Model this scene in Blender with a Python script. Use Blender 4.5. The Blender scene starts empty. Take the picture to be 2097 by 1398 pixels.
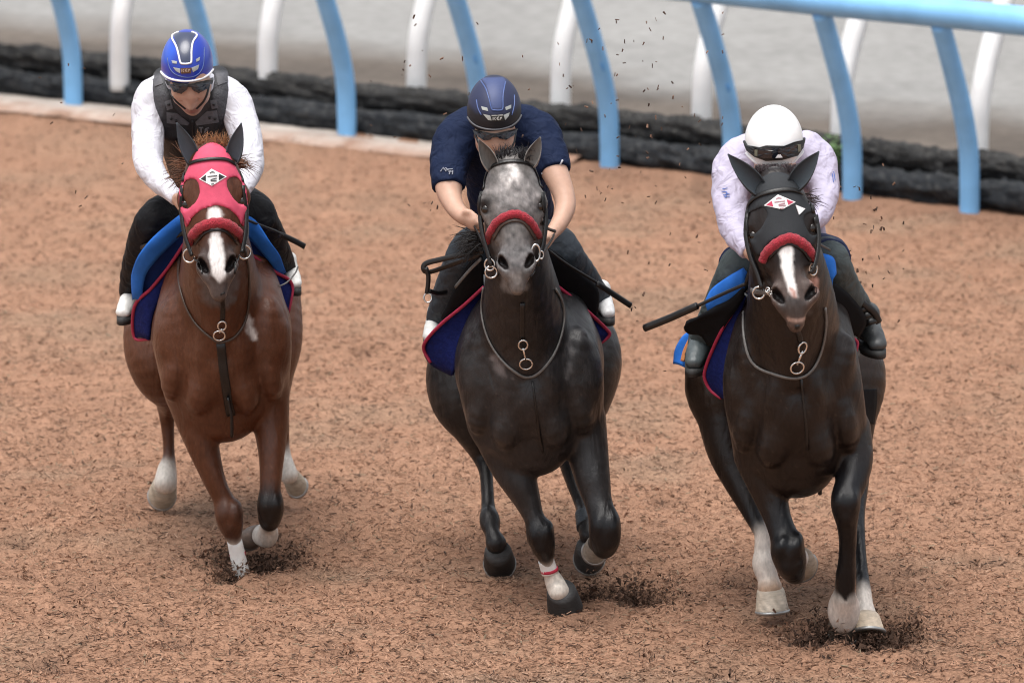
import bpy, math, random
import numpy as np
from mathutils import Vector
from mathutils.bvhtree import BVHTree

random.seed(7); RNG = np.random.default_rng(7)
scene = bpy.context.scene
COL = scene.collection

# ------------------------------------------------------------------ camera, world, sun, exposure
PW, PH = 2097.0, 1398.0                  # photograph size: measurements below are in its pixels
FPX = 16170.0                            # focal length in photograph pixels (long telephoto)
CAM_D = 32.0; PITCH = math.radians(11.5)
CAM_H = CAM_D * math.tan(PITCH + math.atan((1250 - 699) / FPX))
CAM = np.array([0.0, -CAM_D, CAM_H])
C_F = np.array([0, math.cos(PITCH), -math.sin(PITCH)]); C_U = np.array([0, math.sin(PITCH), math.cos(PITCH)]); C_R = np.array([1.0, 0, 0])
cd = bpy.data.cameras.new('camera'); cam = bpy.data.objects.new('camera', cd); COL.objects.link(cam)
cam.location = CAM; cam.rotation_euler = (math.pi / 2 - PITCH, 0, 0)
cd.sensor_width = 36.0; cd.lens = 36.0 * FPX / PW; cd.clip_end = 3000
cd.dof.use_dof = True; cd.dof.focus_distance = 32.4; cd.dof.aperture_fstop = 3.2
scene.camera = cam

SUN_EL, SUN_AZ = math.radians(77), math.radians(215)   # high veiled sun behind the camera's left
w = bpy.data.worlds.new('World'); scene.world = w; w.use_nodes = True
nt = w.node_tree; nt.nodes.clear()
sky = nt.nodes.new('ShaderNodeTexSky'); sky.sky_type = 'NISHITA'; sky.sun_disc = False
sky.sun_elevation = SUN_EL; sky.sun_rotation = SUN_AZ; sky.dust_density = 4.0; sky.air_density = 1.0
hs = nt.nodes.new('ShaderNodeHueSaturation'); hs.inputs['Saturation'].default_value = 0.28
bg = nt.nodes.new('ShaderNodeBackground'); bg.inputs['Strength'].default_value = 0.10
wo = nt.nodes.new('ShaderNodeOutputWorld')
nt.links.new(sky.outputs[0], hs.inputs['Color']); nt.links.new(hs.outputs[0], bg.inputs[0]); nt.links.new(bg.outputs[0], wo.inputs[0])
sd = bpy.data.lights.new('sun', 'SUN'); so = bpy.data.objects.new('sun', sd); COL.objects.link(so)
sd.energy = 1.5; sd.angle = math.radians(42); sd.color = (1.0, 0.965, 0.92)
sdir = Vector((math.sin(SUN_AZ) * math.cos(SUN_EL), math.cos(SUN_AZ) * math.cos(SUN_EL), math.sin(SUN_EL)))
so.rotation_euler = sdir.to_track_quat('Z', 'Y').to_euler(); so.location = (0, 0, 20)
vs = scene.view_settings; vs.view_transform = 'Standard'; vs.look = 'None'; vs.exposure = 1.12; vs.gamma = 1.0; vs.use_curve_mapping = False
scene.cycles.max_bounces = 5; scene.cycles.filter_width = 1.1; scene.cycles.use_denoising = True

# ------------------------------------------------------------------ measuring helpers
def A(*v): return np.array(v, dtype=float)
def nrm(v): return v / (np.linalg.norm(v) + 1e-12)
def ray(x, y): return C_F + C_R * ((x - PW / 2) / FPX) - C_U * ((y - PH / 2) / FPX)
def P(x, y, Y):
    r = ray(x, y); return CAM + r * ((Y + CAM_D) / r[1])
def G(x, y, z=0.0):
    r = ray(x, y); return CAM + r * ((z - CAM_H) / r[2])
def mpp(p): return float(np.dot(np.asarray(p) - CAM, C_F)) / FPX
def proj(p):
    d = np.asarray(p) - CAM; z = d @ C_F
    return PW / 2 + FPX * (d @ C_R) / z, PH / 2 - FPX * (d @ C_U) / z

# ------------------------------------------------------------------ materials
MATS = {}
def material(name, col=(0.5, 0.5, 0.5), rough=0.6, metal=0.0, attr=False, var=0.12, scale=25.0, bump=0.0, bscale=120.0,
             spec=0.5, sheen=0.0, aniso=None, coat=0.0, sss=0.0, wave=None, relief=None, rvar=0.0, rstr=.5):
    if name in MATS: return MATS[name]
    m = bpy.data.materials.new(name); m.use_nodes = True; n = m.node_tree; N = n.nodes; L = n.links
    b = N['Principled BSDF']; b.inputs['Roughness'].default_value = rough; b.inputs['Metallic'].default_value = metal
    b.inputs['Specular IOR Level'].default_value = spec
    if sheen: b.inputs['Sheen Weight'].default_value = sheen; b.inputs['Sheen Roughness'].default_value = 0.5
    if coat: b.inputs['Coat Weight'].default_value = coat; b.inputs['Coat Roughness'].default_value = 0.12
    if sss: b.inputs['Subsurface Weight'].default_value = sss; b.inputs['Subsurface Scale'].default_value = 0.01; b.inputs['Subsurface Radius'].default_value = (1, .4, .25)
    tc = N.new('ShaderNodeTexCoord'); mp = N.new('ShaderNodeMapping'); L.new(tc.outputs['Object'], mp.inputs[0])
    if aniso: mp.inputs['Scale'].default_value = aniso
    nz = N.new('ShaderNodeTexNoise'); nz.inputs['Scale'].default_value = scale; nz.inputs['Detail'].default_value = 5; L.new(mp.outputs[0], nz.inputs['Vector'])
    mr = N.new('ShaderNodeMapRange'); mr.inputs['From Min'].default_value = 0.25; mr.inputs['From Max'].default_value = 0.75
    mr.inputs['To Min'].default_value = 1 - var; mr.inputs['To Max'].default_value = 1 + var; L.new(nz.outputs[0], mr.inputs[0])
    if attr:
        src = N.new('ShaderNodeAttribute'); src.attribute_name = 'Col'
    else:
        src = N.new('ShaderNodeRGB'); src.outputs[0].default_value = (*col, 1)
    mul = N.new('ShaderNodeVectorMath'); mul.operation = 'SCALE'; L.new(src.outputs[0], mul.inputs[0]); L.new(mr.outputs[0], mul.inputs['Scale'])
    L.new(mul.outputs[0], b.inputs['Base Color'])
    if bump:
        bn = N.new('ShaderNodeTexNoise'); bn.inputs['Scale'].default_value = bscale; bn.inputs['Detail'].default_value = 4; L.new(mp.outputs[0], bn.inputs['Vector'])
        bp = N.new('ShaderNodeBump'); bp.inputs['Strength'].default_value = bump; bp.inputs['Distance'].default_value = 0.01
        L.new(bn.outputs[0], bp.inputs['Height']); L.new(bp.outputs[0], b.inputs['Normal'])
        if relief:
            rn_ = N.new('ShaderNodeTexNoise'); rn_.inputs['Scale'].default_value = relief; rn_.inputs['Detail'].default_value = 2.5; rn_.inputs['Distortion'].default_value = .8; L.new(mp.outputs[0], rn_.inputs['Vector'])
            b3 = N.new('ShaderNodeBump'); b3.inputs['Strength'].default_value = rstr; b3.inputs['Distance'].default_value = 0.035; L.new(rn_.outputs[0], b3.inputs['Height']); L.new(bp.outputs[0], b3.inputs['Normal']); L.new(b3.outputs[0], b.inputs['Normal'])
        if wave:
            wv = N.new('ShaderNodeTexWave'); wv.inputs['Scale'].default_value = wave; wv.inputs['Distortion'].default_value = 6; wv.inputs['Detail'].default_value = 2
            L.new(mp.outputs[0], wv.inputs['Vector']); b2 = N.new('ShaderNodeBump'); b2.inputs['Strength'].default_value = 0.5; b2.inputs['Distance'].default_value = 0.008
            L.new(wv.outputs[0], b2.inputs['Height']); L.new(bp.outputs[0], b2.inputs['Normal']); L.new(b2.outputs[0], b.inputs['Normal'])
    if rvar:
        r2_ = N.new('ShaderNodeTexNoise'); r2_.inputs['Scale'].default_value = 6; r2_.inputs['Detail'].default_value = 6; L.new(tc.outputs['Object'], r2_.inputs['Vector']); q2 = N.new('ShaderNodeMapRange')
        q2.inputs['From Min'].default_value = .3; q2.inputs['From Max'].default_value = .7; q2.inputs['To Min'].default_value = rough - rvar; q2.inputs['To Max'].default_value = rough + rvar; L.new(r2_.outputs[0], q2.inputs[0]); L.new(q2.outputs[0], b.inputs['Roughness'])
    MATS[name] = m; return m

# ------------------------------------------------------------------ object helpers
def link(name, me, parent=None, loc=None):
    o = bpy.data.objects.new(name, me); COL.objects.link(o)
    if parent is not None:
        o.parent = parent
        if parent.type == 'EMPTY': o.location = -Vector(parent.location)
    if loc is not None: o.location = loc
    return o
def tag(o, label=None, cat=None, group=None, kind=None):
    if label: o['label'] = label
    if cat: o['category'] = cat
    if group: o['group'] = group
    if kind: o['kind'] = kind
    return o
def empty(name, loc, label, cat, group=None):
    o = bpy.data.objects.new(name, None); COL.objects.link(o); o.location = tuple(loc); o.empty_display_size = 0.2
    return tag(o, label, cat, group)
def np_mesh(name, V, F4, cols=None, smooth=True):
    V = np.asarray(V, np.float32); F4 = np.asarray(F4, np.int32); k = F4.shape[1]
    me = bpy.data.meshes.new(name); me.vertices.add(len(V)); me.vertices.foreach_set('co', V.ravel())
    me.loops.add(F4.size); me.loops.foreach_set('vertex_index', F4.ravel())
    me.polygons.add(len(F4)); me.polygons.foreach_set('loop_start', np.arange(0, F4.size, k, dtype=np.int32))
    try: me.polygons.foreach_set('loop_total', np.full(len(F4), k, dtype=np.int32))
    except Exception: pass
    me.polygons.foreach_set('use_smooth', np.full(len(F4), smooth, dtype=bool))
    if cols is not None:
        at = me.color_attributes.new('Col', 'FLOAT_COLOR', 'POINT')
        c4 = np.ones((len(V), 4), np.float32); c4[:, :3] = cols; at.data.foreach_set('color', c4.ravel())
    me.update(calc_edges=True); me.validate(); return me
class MB:
    def __init__(s): s.v = []; s.f = []; s.c = []
    def add(s, V, F, c=None):
        b = len(s.v); s.v += [tuple(map(float, p)) for p in V]; s.f += [tuple(i + b for i in q) for q in F]
        if c is not None: s.c += [tuple(c)] * len(V)
    def box(s, c, ax, ay, az):
        c = A(*c); V = [c + i * ax + j * ay + k * az for k in (-1, 1) for j in (-1, 1) for i in (-1, 1)]
        s.add(V, [(0, 2, 3, 1), (4, 5, 7, 6), (0, 1, 5, 4), (2, 6, 7, 3), (0, 4, 6, 2), (1, 3, 7, 5)])
    def tube(s, pts, rad, seg=8, flat=None, closed=False, up=None):
        pts = [A(*p) for p in pts]; n = len(pts)
        if not hasattr(rad, '__len__'): rad = [rad] * n
        V = []; prev = None
        for i in range(n):
            a = pts[(i - 1) % n if closed else max(i - 1, 0)]; b = pts[(i + 1) % n if closed else min(i + 1, n - 1)]
            t = nrm(b - a)
            if prev is None:
                u = A(*up) if up is not None else A(0, 0, 1)
                if abs(np.dot(t, u)) > 0.95: u = A(1, 0, 0)
            else: u = prev
            u = nrm(u - t * np.dot(u, t)); prev = u; v = np.cross(t, u)
            fu, fv = flat if flat else (1, 1)
            for k in range(seg):
                th = 2 * math.pi * k / seg
                V.append(pts[i] + (u * math.cos(th) * fu + v * math.sin(th) * fv) * rad[i])
        F = []
        for i in range(n if closed else n - 1):
            j = (i + 1) % n
            for k in range(seg):
                l = (k + 1) % seg; F.append((i * seg + k, i * seg + l, j * seg + l, j * seg + k))
        if not closed:
            F.append(tuple(range(seg))[::-1]); F.append(tuple((n - 1) * seg + k for k in range(seg)))
        s.add(V, F)
    def ribbon(s, pts, nors, width, th, closed=False):
        """a strap: rectangular section, lying along the given surface normals"""
        n = len(pts); V = []
        for i in range(n):
            a = pts[(i - 1) % n if closed else max(i - 1, 0)]; b = pts[(i + 1) % n if closed else min(i + 1, n - 1)]
            t = nrm(b - a); nn = nrm(nors[i] - t * np.dot(nors[i], t)); sd_ = np.cross(t, nn)
            wv = width[i] if hasattr(width, '__len__') else width
            for (a1, b1) in ((-1, -0.3), (1, -0.3), (1, .6), (.6, 1), (-.6, 1), (-1, .6)): V.append(pts[i] + sd_ * a1 * wv / 2 + nn * b1 * th)
        F = []; q = 6
        for i in range(n if closed else n - 1):
            j = (i + 1) % n
            for k in range(q): F.append((i * q + k, i * q + (k + 1) % q, j * q + (k + 1) % q, j * q + k))
        if not closed: F.append(tuple(range(q))[::-1]); F.append(tuple((n - 1) * q + k for k in range(q)))
        s.add(V, F)
    def torus(s, c, r, rr, ax=None, sq=1.0, nseg=24, up=None):
        c = A(*c); ax = nrm(A(0, -1, 0.2) if ax is None else ax); u = nrm(np.cross(ax, A(0, 0, 1) if up is None else up)); v = np.cross(ax, u)
        s.tube([c + (u * math.cos(t) * r + v * math.sin(t) * r * sq) for t in np.linspace(0, 2 * math.pi, nseg, endpoint=False)], rr, 8, closed=True, up=ax)
    def sheet(s, rows, th):
        """grid of points (list of equal-length rows) thickened to both sides"""
        R = np.array(rows, float); nr, nc = R.shape[:2]
        du = np.gradient(R, axis=1); dv = np.gradient(R, axis=0); N = np.cross(du, dv); N /= (np.linalg.norm(N, axis=2, keepdims=True) + 1e-9)
        T = (R + N * th / 2).reshape(-1, 3); B = (R - N * th / 2).reshape(-1, 3); o = nr * nc; F = []
        for i in range(nr - 1):
            for j in range(nc - 1):
                a, b, c, d = i * nc + j, i * nc + j + 1, (i + 1) * nc + j + 1, (i + 1) * nc + j
                F.append((a, b, c, d)); F.append((a + o, d + o, c + o, b + o))
        bd = [j for j in range(nc)] + [i * nc + nc - 1 for i in range(1, nr)] + [(nr - 1) * nc + j for j in range(nc - 2, -1, -1)] + [i * nc for i in range(nr - 2, 0, -1)]
        for k in range(len(bd)):
            a, b = bd[k], bd[(k + 1) % len(bd)]; F.append((a, a + o, b + o, b))
        s.add(list(T) + list(B), F)
    def build(s, name, mat, parent=None, smooth=True, label=None):
        me = bpy.data.meshes.new(name); me.from_pydata(s.v, [], s.f)
        me.polygons.foreach_set('use_smooth', [smooth] * len(me.polygons))
        if s.c and len(s.c) == len(s.v):
            at = me.color_attributes.new('Col', 'FLOAT_COLOR', 'POINT'); at.data.foreach_set('color', np.array([(*c, 1) for c in s.c], np.float32).ravel())
        me.update(); me.materials.append(mat)
        o = link(name, me, parent)
        if label: o['label'] = label
        return o

# ------------------------------------------------------------------ signed-distance sculpting: smooth unions of tapered limbs, polygonised
TRUNC = 0.08
def catmull(arr, m):
    arr = np.asarray(arr, float); n = len(arr)
    if n < 3 or m < 2: return arr
    out = []
    for i in range(n - 1):
        p0 = arr[i - 1] if i > 0 else 2 * arr[0] - arr[1]; p1, p2 = arr[i], arr[i + 1]; p3 = arr[i + 2] if i + 2 < n else 2 * arr[-1] - arr[-2]
        for k in range(m):
            t = k / m; out.append(0.5 * ((2 * p1) + (-p0 + p2) * t + (2 * p0 - 5 * p1 + 4 * p2 - p3) * t * t + (-p0 + 3 * p1 - 3 * p2 + p3) * t ** 3))
    out.append(arr[-1]); return np.array(out)
def seg_dist(X, Y, Z, a, b, ra, rb, u):
    ab = b - a; L2 = float(ab @ ab) + 1e-12; L = math.sqrt(L2); n = ab / L
    u = nrm(u - n * float(u @ n)); v = np.cross(n, u); a, ab, u, v, n = ([float(q) for q in w_] for w_ in (a, ab, u, v, n)); ra = [float(q) for q in ra]; rb = [float(q) for q in rb]
    px, py, pz = X - a[0], Y - a[1], Z - a[2]
    t = np.clip((px * ab[0] + py * ab[1] + pz * ab[2]) / L2, 0, 1)
    px = px - t * ab[0]; py = py - t * ab[1]; pz = pz - t * ab[2]
    rw = ra[0] + (rb[0] - ra[0]) * t; rd = ra[1] + (rb[1] - ra[1]) * t; rc = np.minimum(rw, rd)
    du = px * u[0] + py * u[1] + pz * u[2]; dv = px * v[0] + py * v[1] + pz * v[2]; dn = px * n[0] + py * n[1] + pz * n[2]
    k0 = np.sqrt((du / rw) ** 2 + (dv / rd) ** 2 + (dn / rc) ** 2); k1 = np.sqrt((du / rw ** 2) ** 2 + (dv / rd ** 2) ** 2 + (dn / rc ** 2) ** 2)
    return np.where(k1 > 1e-4, k0 * (k0 - 1) / np.maximum(k1, 1e-4), -rc), t
def smin(a, b, k):
    if k <= 1e-5: return np.minimum(a, b)
    h = np.maximum(k - np.abs(a - b), 0) / k; return np.minimum(a, b) - h * h * k * 0.25
class SDF:
    def __init__(s, lo, hi, h):
        s.lo = np.asarray(lo, float); s.h = np.asarray(h, float); s.n = np.ceil((np.asarray(hi) - s.lo) / s.h).astype(int) + 1
        s.ax = [(s.lo[i] + s.h[i] * np.arange(s.n[i])).astype(np.float32) for i in range(3)]; s.F = np.full(tuple(s.n), TRUNC, np.float32); s.prims = []
    def sl(s, lo, hi):
        i0 = np.clip(np.floor((lo - s.lo) / s.h).astype(int), 0, s.n - 1); i1 = np.clip(np.ceil((hi - s.lo) / s.h).astype(int) + 1, 1, s.n)
        return tuple(slice(int(i0[i]), int(i1[i])) for i in range(3))
    def grid(s, sl): return np.meshgrid(*[s.ax[i][sl[i]] for i in range(3)], indexing='ij', sparse=True)
    def chain(s, st, k=0.03, u=(1, 0, 0), m=3, cut_end=False, cut_start=False, carve=False, noise=0.0, inflate=0.0):
        """st: list of (centre xyz, half width, half depth, colour)"""
        c = catmull([q[0] for q in st], m); r = catmull([[q[1], q[2]] for q in st], m) + inflate
        col = catmull([q[3] for q in st], 1); cc = []
        for i in range(len(st) - 1):
            for j in range(m if len(st) > 2 else 1):
                mm = m if len(st) > 2 else 1; cc.append(col[i] + (col[i + 1] - col[i]) * j / mm)
        cc.append(col[-1]); r = np.maximum(r, 0.003); u = A(*u); M = max(k * 1.1, .02) + .012
        lo = np.min(c - r.max(1)[:, None], 0) - M; hi = np.max(c + r.max(1)[:, None], 0) + M; big = s.sl(lo, hi)
        D = np.full(s.F[big].shape, TRUNC, np.float32); off = [q.start for q in big]
        for i in range(len(c) - 1):
            R = max(r[i].max(), r[i + 1].max()) + M; sl = s.sl(np.minimum(c[i], c[i + 1]) - R, np.maximum(c[i], c[i + 1]) + R); sl = tuple(slice(max(p.start, q.start), min(p.stop, q.stop)) for p, q in zip(sl, big))
            X, Y, Z = s.grid(sl); d, _ = seg_dist(X, Y, Z, c[i], c[i + 1], r[i], r[i + 1], u)
            loc = tuple(slice(sl[q].start - off[q], sl[q].stop - off[q]) for q in range(3)); D[loc] = np.minimum(D[loc], d.astype(np.float32))
            if not carve: s.prims.append((c[i], c[i + 1], r[i], r[i + 1], u, cc[i], cc[i + 1]))
        X, Y, Z = s.grid(big)
        if cut_end: n = nrm(c[-1] - c[-2]); D = np.maximum(D, ((X - c[-1][0]) * n[0] + (Y - c[-1][1]) * n[1] + (Z - c[-1][2]) * n[2]).astype(np.float32))
        if cut_start: n = nrm(c[0] - c[1]); D = np.maximum(D, ((X - c[0][0]) * n[0] + (Y - c[0][1]) * n[1] + (Z - c[0][2]) * n[2]).astype(np.float32))
        if carve: s.F[big] = -smin(-s.F[big], D, k)
        else: s.F[big] = smin(s.F[big], D, k)
    def ell(s, c, rx, ry, rz, col, k=0.03, carve=False, ax=None):
        """ellipsoid: rx along world X (or given width axis), ry depth, rz along the given long axis"""
        ax = A(0, 0, 1) if ax is None else nrm(ax); c = A(*c); e = max(rz - min(rx, ry), 0.002)
        # stacked taper approximates an ellipsoid
        ts = np.linspace(-1, 1, 7) * 0.86; st = [(c + ax * rz * t, max(rx * math.sqrt(1 - t * t), .004), max(ry * math.sqrt(1 - t * t), .004), col) for t in ts]
        s.chain(st, k, m=1, carve=carve)
    def wobble(s, amp, freq, seed=0, mask=None):
        """cloth folds: low smooth ridges added to the field near the surface"""
        r = np.random.default_rng(seed); I = np.nonzero(np.abs(s.F) < .025); X, Y, Z = (s.ax[q][I[q]] for q in range(3)); acc = 0
        for i in range(4):
            d = r.normal(size=3); d = nrm(d) * freq * (0.6 + 0.5 * i); e = nrm(r.normal(size=3)) * freq * .45; ph = float(r.uniform(0, 6)); d = [float(q) for q in d]; e = [float(q) for q in e]
            wv = np.sin(X * d[0] + Y * d[1] + Z * d[2] + ph + 1.8 * np.sin(X * e[0] + Y * e[1] + Z * e[2] + ph * 2)); acc = acc + (1 - 2 * np.abs(wv)) / (1 + 0.5 * i)
        s.F[I] += (amp * acc).astype(np.float32)
    def colours(s, V, sig=0.005):
        V = V.astype(np.float32); W = np.zeros(len(V), np.float32); C = np.zeros((len(V), 3), np.float32)
        order = np.argsort(V[:, 2]); Vs = V[order]; zs = Vs[:, 2]
        for (a, b, ra, rb, u, ca, cb) in s.prims:
            R = max(ra.max(), rb.max()) + 0.06; i0 = np.searchsorted(zs, min(a[2], b[2]) - R); i1 = np.searchsorted(zs, max(a[2], b[2]) + R)
            if i1 <= i0: continue
            q = Vs[i0:i1]; m = (q[:, 1] > min(a[1], b[1]) - R) & (q[:, 1] < max(a[1], b[1]) + R) & (q[:, 0] > min(a[0], b[0]) - R) & (q[:, 0] < max(a[0], b[0]) + R)
            if not m.any(): continue
            ii = np.nonzero(m)[0]; q = q[ii]; d, t = seg_dist(q[:, 0], q[:, 1], q[:, 2], a, b, ra, rb, u)
            wv = np.exp(-np.clip(d, -.03, .06) / sig); ix = order[i0 + ii]; W[ix] += wv; C[ix] += wv[:, None] * (ca + (cb - ca) * t[:, None])
        return C / np.maximum(W, 1e-9)[:, None]
def surface_nets(F, lo, h):
    ins = F < 0; nx, ny, nz = F.shape
    cnt = np.zeros((nx - 1, ny - 1, nz - 1), np.uint8)
    for i in (0, 1):
        for j in (0, 1):
            for k in (0, 1): cnt += ins[i:nx - 1 + i, j:ny - 1 + j, k:nz - 1 + k]
    act = (cnt > 0) & (cnt < 8); I, J, K = np.nonzero(act); idx = np.full(act.shape, -1, np.int32); idx[I, J, K] = np.arange(len(I))
    pos = np.zeros((len(I), 3)); num = np.zeros(len(I)); cor = [(i, j, k) for i in (0, 1) for j in (0, 1) for k in (0, 1)]
    val = {c: F[I + c[0], J + c[1], K + c[2]].astype(float) for c in cor}
    for c in cor:
        for a in range(3):
            if c[a]: continue
            e = list(c); e[a] = 1; e = tuple(e); v0, v1 = val[c], val[e]; m = (v0 < 0) != (v1 < 0); t = np.where(m, v0 / np.where(m, v0 - v1, 1), 0)
            p = np.empty((len(I), 3)); p[:] = c; p[:, a] += t; pos += p * m[:, None]; num += m
    V = lo + (np.stack([I, J, K], 1) + pos / num[:, None]) * h; Q = []
    for a in range(3):
        b, c = (a + 1) % 3, (a + 2) % 3; s0 = [slice(None)] * 3; s1 = [slice(None)] * 3; s0[a] = slice(0, -1); s1[a] = slice(1, None)
        for q in (b, c): s0[q] = slice(1, -1); s1[q] = slice(1, -1)
        f0, f1 = ins[tuple(s0)], ins[tuple(s1)]; e = np.argwhere(f0 != f1)
        if not len(e): continue
        fl = f0[tuple(e.T)]; g = e.copy(); g[:, b] += 1; g[:, c] += 1
        def cell(db, dc): q = g.copy(); q[:, b] += db; q[:, c] += dc; return idx[tuple(q.T)]
        q = np.stack([cell(-1, -1), cell(0, -1), cell(0, 0), cell(-1, 0)], 1); q[~fl] = q[~fl][:, ::-1]; Q.append(q)
    Q = np.concatenate(Q); Q = Q[(Q >= 0).all(1)]; n = len(V); E = np.concatenate([Q[:, [0, 1]], Q[:, [1, 2]], Q[:, [2, 3]], Q[:, [3, 0]]]); dg = np.maximum(np.bincount(E[:, 0], minlength=n) + np.bincount(E[:, 1], minlength=n), 1)
    for lam in (.55, -.40, .55, -.40, .5):      # light smoothing that keeps the volume
        S = np.stack([np.bincount(E[:, 0], V[E[:, 1], a], n) + np.bincount(E[:, 1], V[E[:, 0], a], n) for a in range(3)], 1) / dg[:, None]; V = V + (S - V) * lam
    return V, Q
def poly_dist(px, py, poly):
    """signed distance (pixels) to a polygon, negative inside"""
    poly = np.asarray(poly, float); d = np.full(px.shape, 1e9); ins = np.zeros(px.shape, bool); n = len(poly)
    for i in range(n):
        a, b = poly[i], poly[(i + 1) % n]; e = b - a; wx, wy = px - a[0], py - a[1]; t = np.clip((wx * e[0] + wy * e[1]) / (e @ e + 1e-9), 0, 1)
        d = np.minimum(d, (wx - e[0] * t) ** 2 + (wy - e[1] * t) ** 2)
        c = ((a[1] <= py) & (b[1] > py)) | ((b[1] <= py) & (a[1] > py)); xi = a[0] + (py - a[1]) * (e[0] / (e[1] if abs(e[1]) > 1e-9 else 1e-9)); ins ^= c & (px < xi)
    return np.where(ins, -1, 1) * np.sqrt(d)
def smooth_poly(p, m=4): 
    q = list(p); q = [q[-1]] + q + [q[0], q[1]]; c = catmull(q, m); return c[m:-m][:-1]
class Surf:
    """a finished surface that straps, piping and patches can be laid on"""
    def __init__(s, V, Q, Yd): s.V = V; s.Q = Q; s.bvh = BVHTree.FromPolygons([tuple(v) for v in V.tolist()], Q.tolist()); s.Yd = Yd
    def hit(s, x, y, off=0.0):
        r = ray(x, y); h = s.bvh.ray_cast(Vector(CAM), Vector(nrm(r)))
        if h[0] is None:
            h = min((s.bvh.find_nearest(Vector(P(x, y, s.Yd + q))) for q in np.linspace(-.3, .3, 13)), key=lambda e: e[3])
        p, n = A(*h[0]), A(*h[1])
        if np.dot(n, C_F) > 0.3: n = nrm(n - C_F * 1.2)
        return p + n * off, n
    def line(s, pts, off=0.004, m=4):
        c = catmull([(q[0], q[1]) for q in pts], m); H = [s.hit(x, y, off) for x, y in c]
        N = np.array([h[1] for h in H]); Np = np.pad(N, ((1, 1), (0, 0)), 'edge'); N = Np[:-2] + Np[1:-1] + Np[2:]; N /= np.linalg.norm(N, axis=1, keepdims=True)
        Q = np.array([h[0] for h in H])
        Qp = np.pad(Q, ((1, 1), (0, 0)), 'edge'); Q2 = (Qp[:-2] + 2 * Qp[1:-1] + Qp[2:]) / 4; Q2[0] = Q[0]; Q2[-1] = Q[-1]
        return list(Q2), list(N)
    def patch(s, mb, poly, off=0.004, m=4, col=None):
        """a flat piece with the given outline laid onto the surface"""
        poly = np.asarray(poly, float); n = len(poly); E = np.concatenate([[poly[i] + (poly[(i + 1) % n] - poly[i]) * k / m for k in range(m)] for i in range(n)]); c = poly.mean(0); ne = len(E)
        V = []; 
        for f in (1.0, 0.6, 0.25):
            for e in E: V.append(s.hit(*(c + (e - c) * f), off)[0])
        V.append(s.hit(*c, off)[0]); 
        for e in E: V.append(s.hit(*e, -0.002)[0])
        F = []; b = 3 * ne + 1
        for i in range(ne):
            j = (i + 1) % ne
            F += [(i, j, ne + j, ne + i), (ne + i, ne + j, 2 * ne + j, 2 * ne + i), (2 * ne + i, 2 * ne + j, 3 * ne), (b + i, b + j, j, i)]
        mb.add(V, F, col)
def shade_mesh(name, V, Q, mat, parent, cols=None, label=None):
    me = np_mesh(name, V, Q, cols); me.materials.append(mat); o = link(name, me, parent)
    if label: o['label'] = label
    return o

# ================================================================== THE SETTING
def vnoise(x, y, seed=0, oct=4, f=1.0):
    """smooth value noise on arrays"""
    out = np.zeros(np.broadcast(x, y).shape); amp = 1.0; tot = 0
    for o in range(oct):
        r = np.random.default_rng(seed + 31 * o); T = r.random((256, 256)); X, Y = x * f + 17.3 * o, y * f + 9.1 * o
        xi, yi = np.floor(X).astype(int), np.floor(Y).astype(int); fx, fy = X - xi, Y - yi; fx = fx * fx * (3 - 2 * fx); fy = fy * fy * (3 - 2 * fy)
        g = lambda a, b: T[a % 256, b % 256]
        out += amp * ((g(xi, yi) * (1 - fx) + g(xi + 1, yi) * fx) * (1 - fy) + (g(xi, yi + 1) * (1 - fx) + g(xi + 1, yi + 1) * fx) * fy); tot += amp; amp *= .5; f *= 2.03
    return out / tot
# kicked-out hoof marks in the chips: (px, py, radius across m, depth of the hole m)
SCUFF = [(525, 1150, .17, .05), (470, 1185, .06, .03), (1300, 1222, .14, .035), (1215, 1225, .10, .03), (1690, 1312, .15, .04), (1790, 1318, .17, .05), (1830, 1300, .08, .02), (1250, 1275, .07, .01),
         (60, 1185, .10, .015), (230, 1300, .07, .02), (360, 1325, .09, .02), (200, 1215, .16, .010), (1900, 1370, .1, .02), (700, 1330, .09, .015), (1060, 1380, .12, .02), (1480, 1380, .1, .02), (830, 1180, .09, .012), (100, 1370, .12, .02), (1990, 1150, .1, .012), (900, 1300, .14, .012)]
SC = [(G(x, y), r, d) for x, y, r, d in SCUFF]; _r = random.Random(31)
for _i in range(85): SC.append((G(_r.uniform(-200, 2300), 1440 - 1000 * _r.random() ** 1.2), _r.uniform(.05, .10), _r.uniform(.010, .022)))   # old shallow prints
def scuff_at(x, y):
    z = np.zeros(np.broadcast(x, y).shape); k = np.zeros_like(z)
    wob = 0.75 + 0.5 * vnoise(x, y, 5, 2, 9.0)
    for c, r, d in SC:
        q = np.sqrt((x - c[0]) ** 2 + ((y - c[1]) * .7) ** 2) / (r * wob)
        z += -d * np.exp(-(q * 1.1) ** 4) + 0.55 * d * np.exp(-((q - 1.35) / .35) ** 2); k = np.maximum(k, np.exp(-(q * 1.0) ** 4) * min(1, d / .045))
    return z, k
def ground_z(x, y):
    s, k = scuff_at(x, y)
    return 0.05 * (vnoise(x, y * 1.8, 1, 3, 1.1) - .5) + 0.030 * (vnoise(x, y, 2, 3, 5.5) - .5) + 0.010 * (vnoise(x, y, 3, 2, 28.0) - .5) + s, k
def spread_axis(lo, hi, step, far):
    a = list(np.arange(lo, hi, step)); b = [hi]; g = step
    while b[-1] < far: g *= 1.35; b.append(b[-1] + g)
    c = [lo]; g = step
    while c[-1] > -far: g *= 1.35; c.append(c[-1] - g)
    return np.array(c[:0:-1] + a + b)
gx = spread_axis(-3.0, 3.0, .026, 260); gy = spread_axis(-2.2, 9.0, .038, 400)
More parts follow.
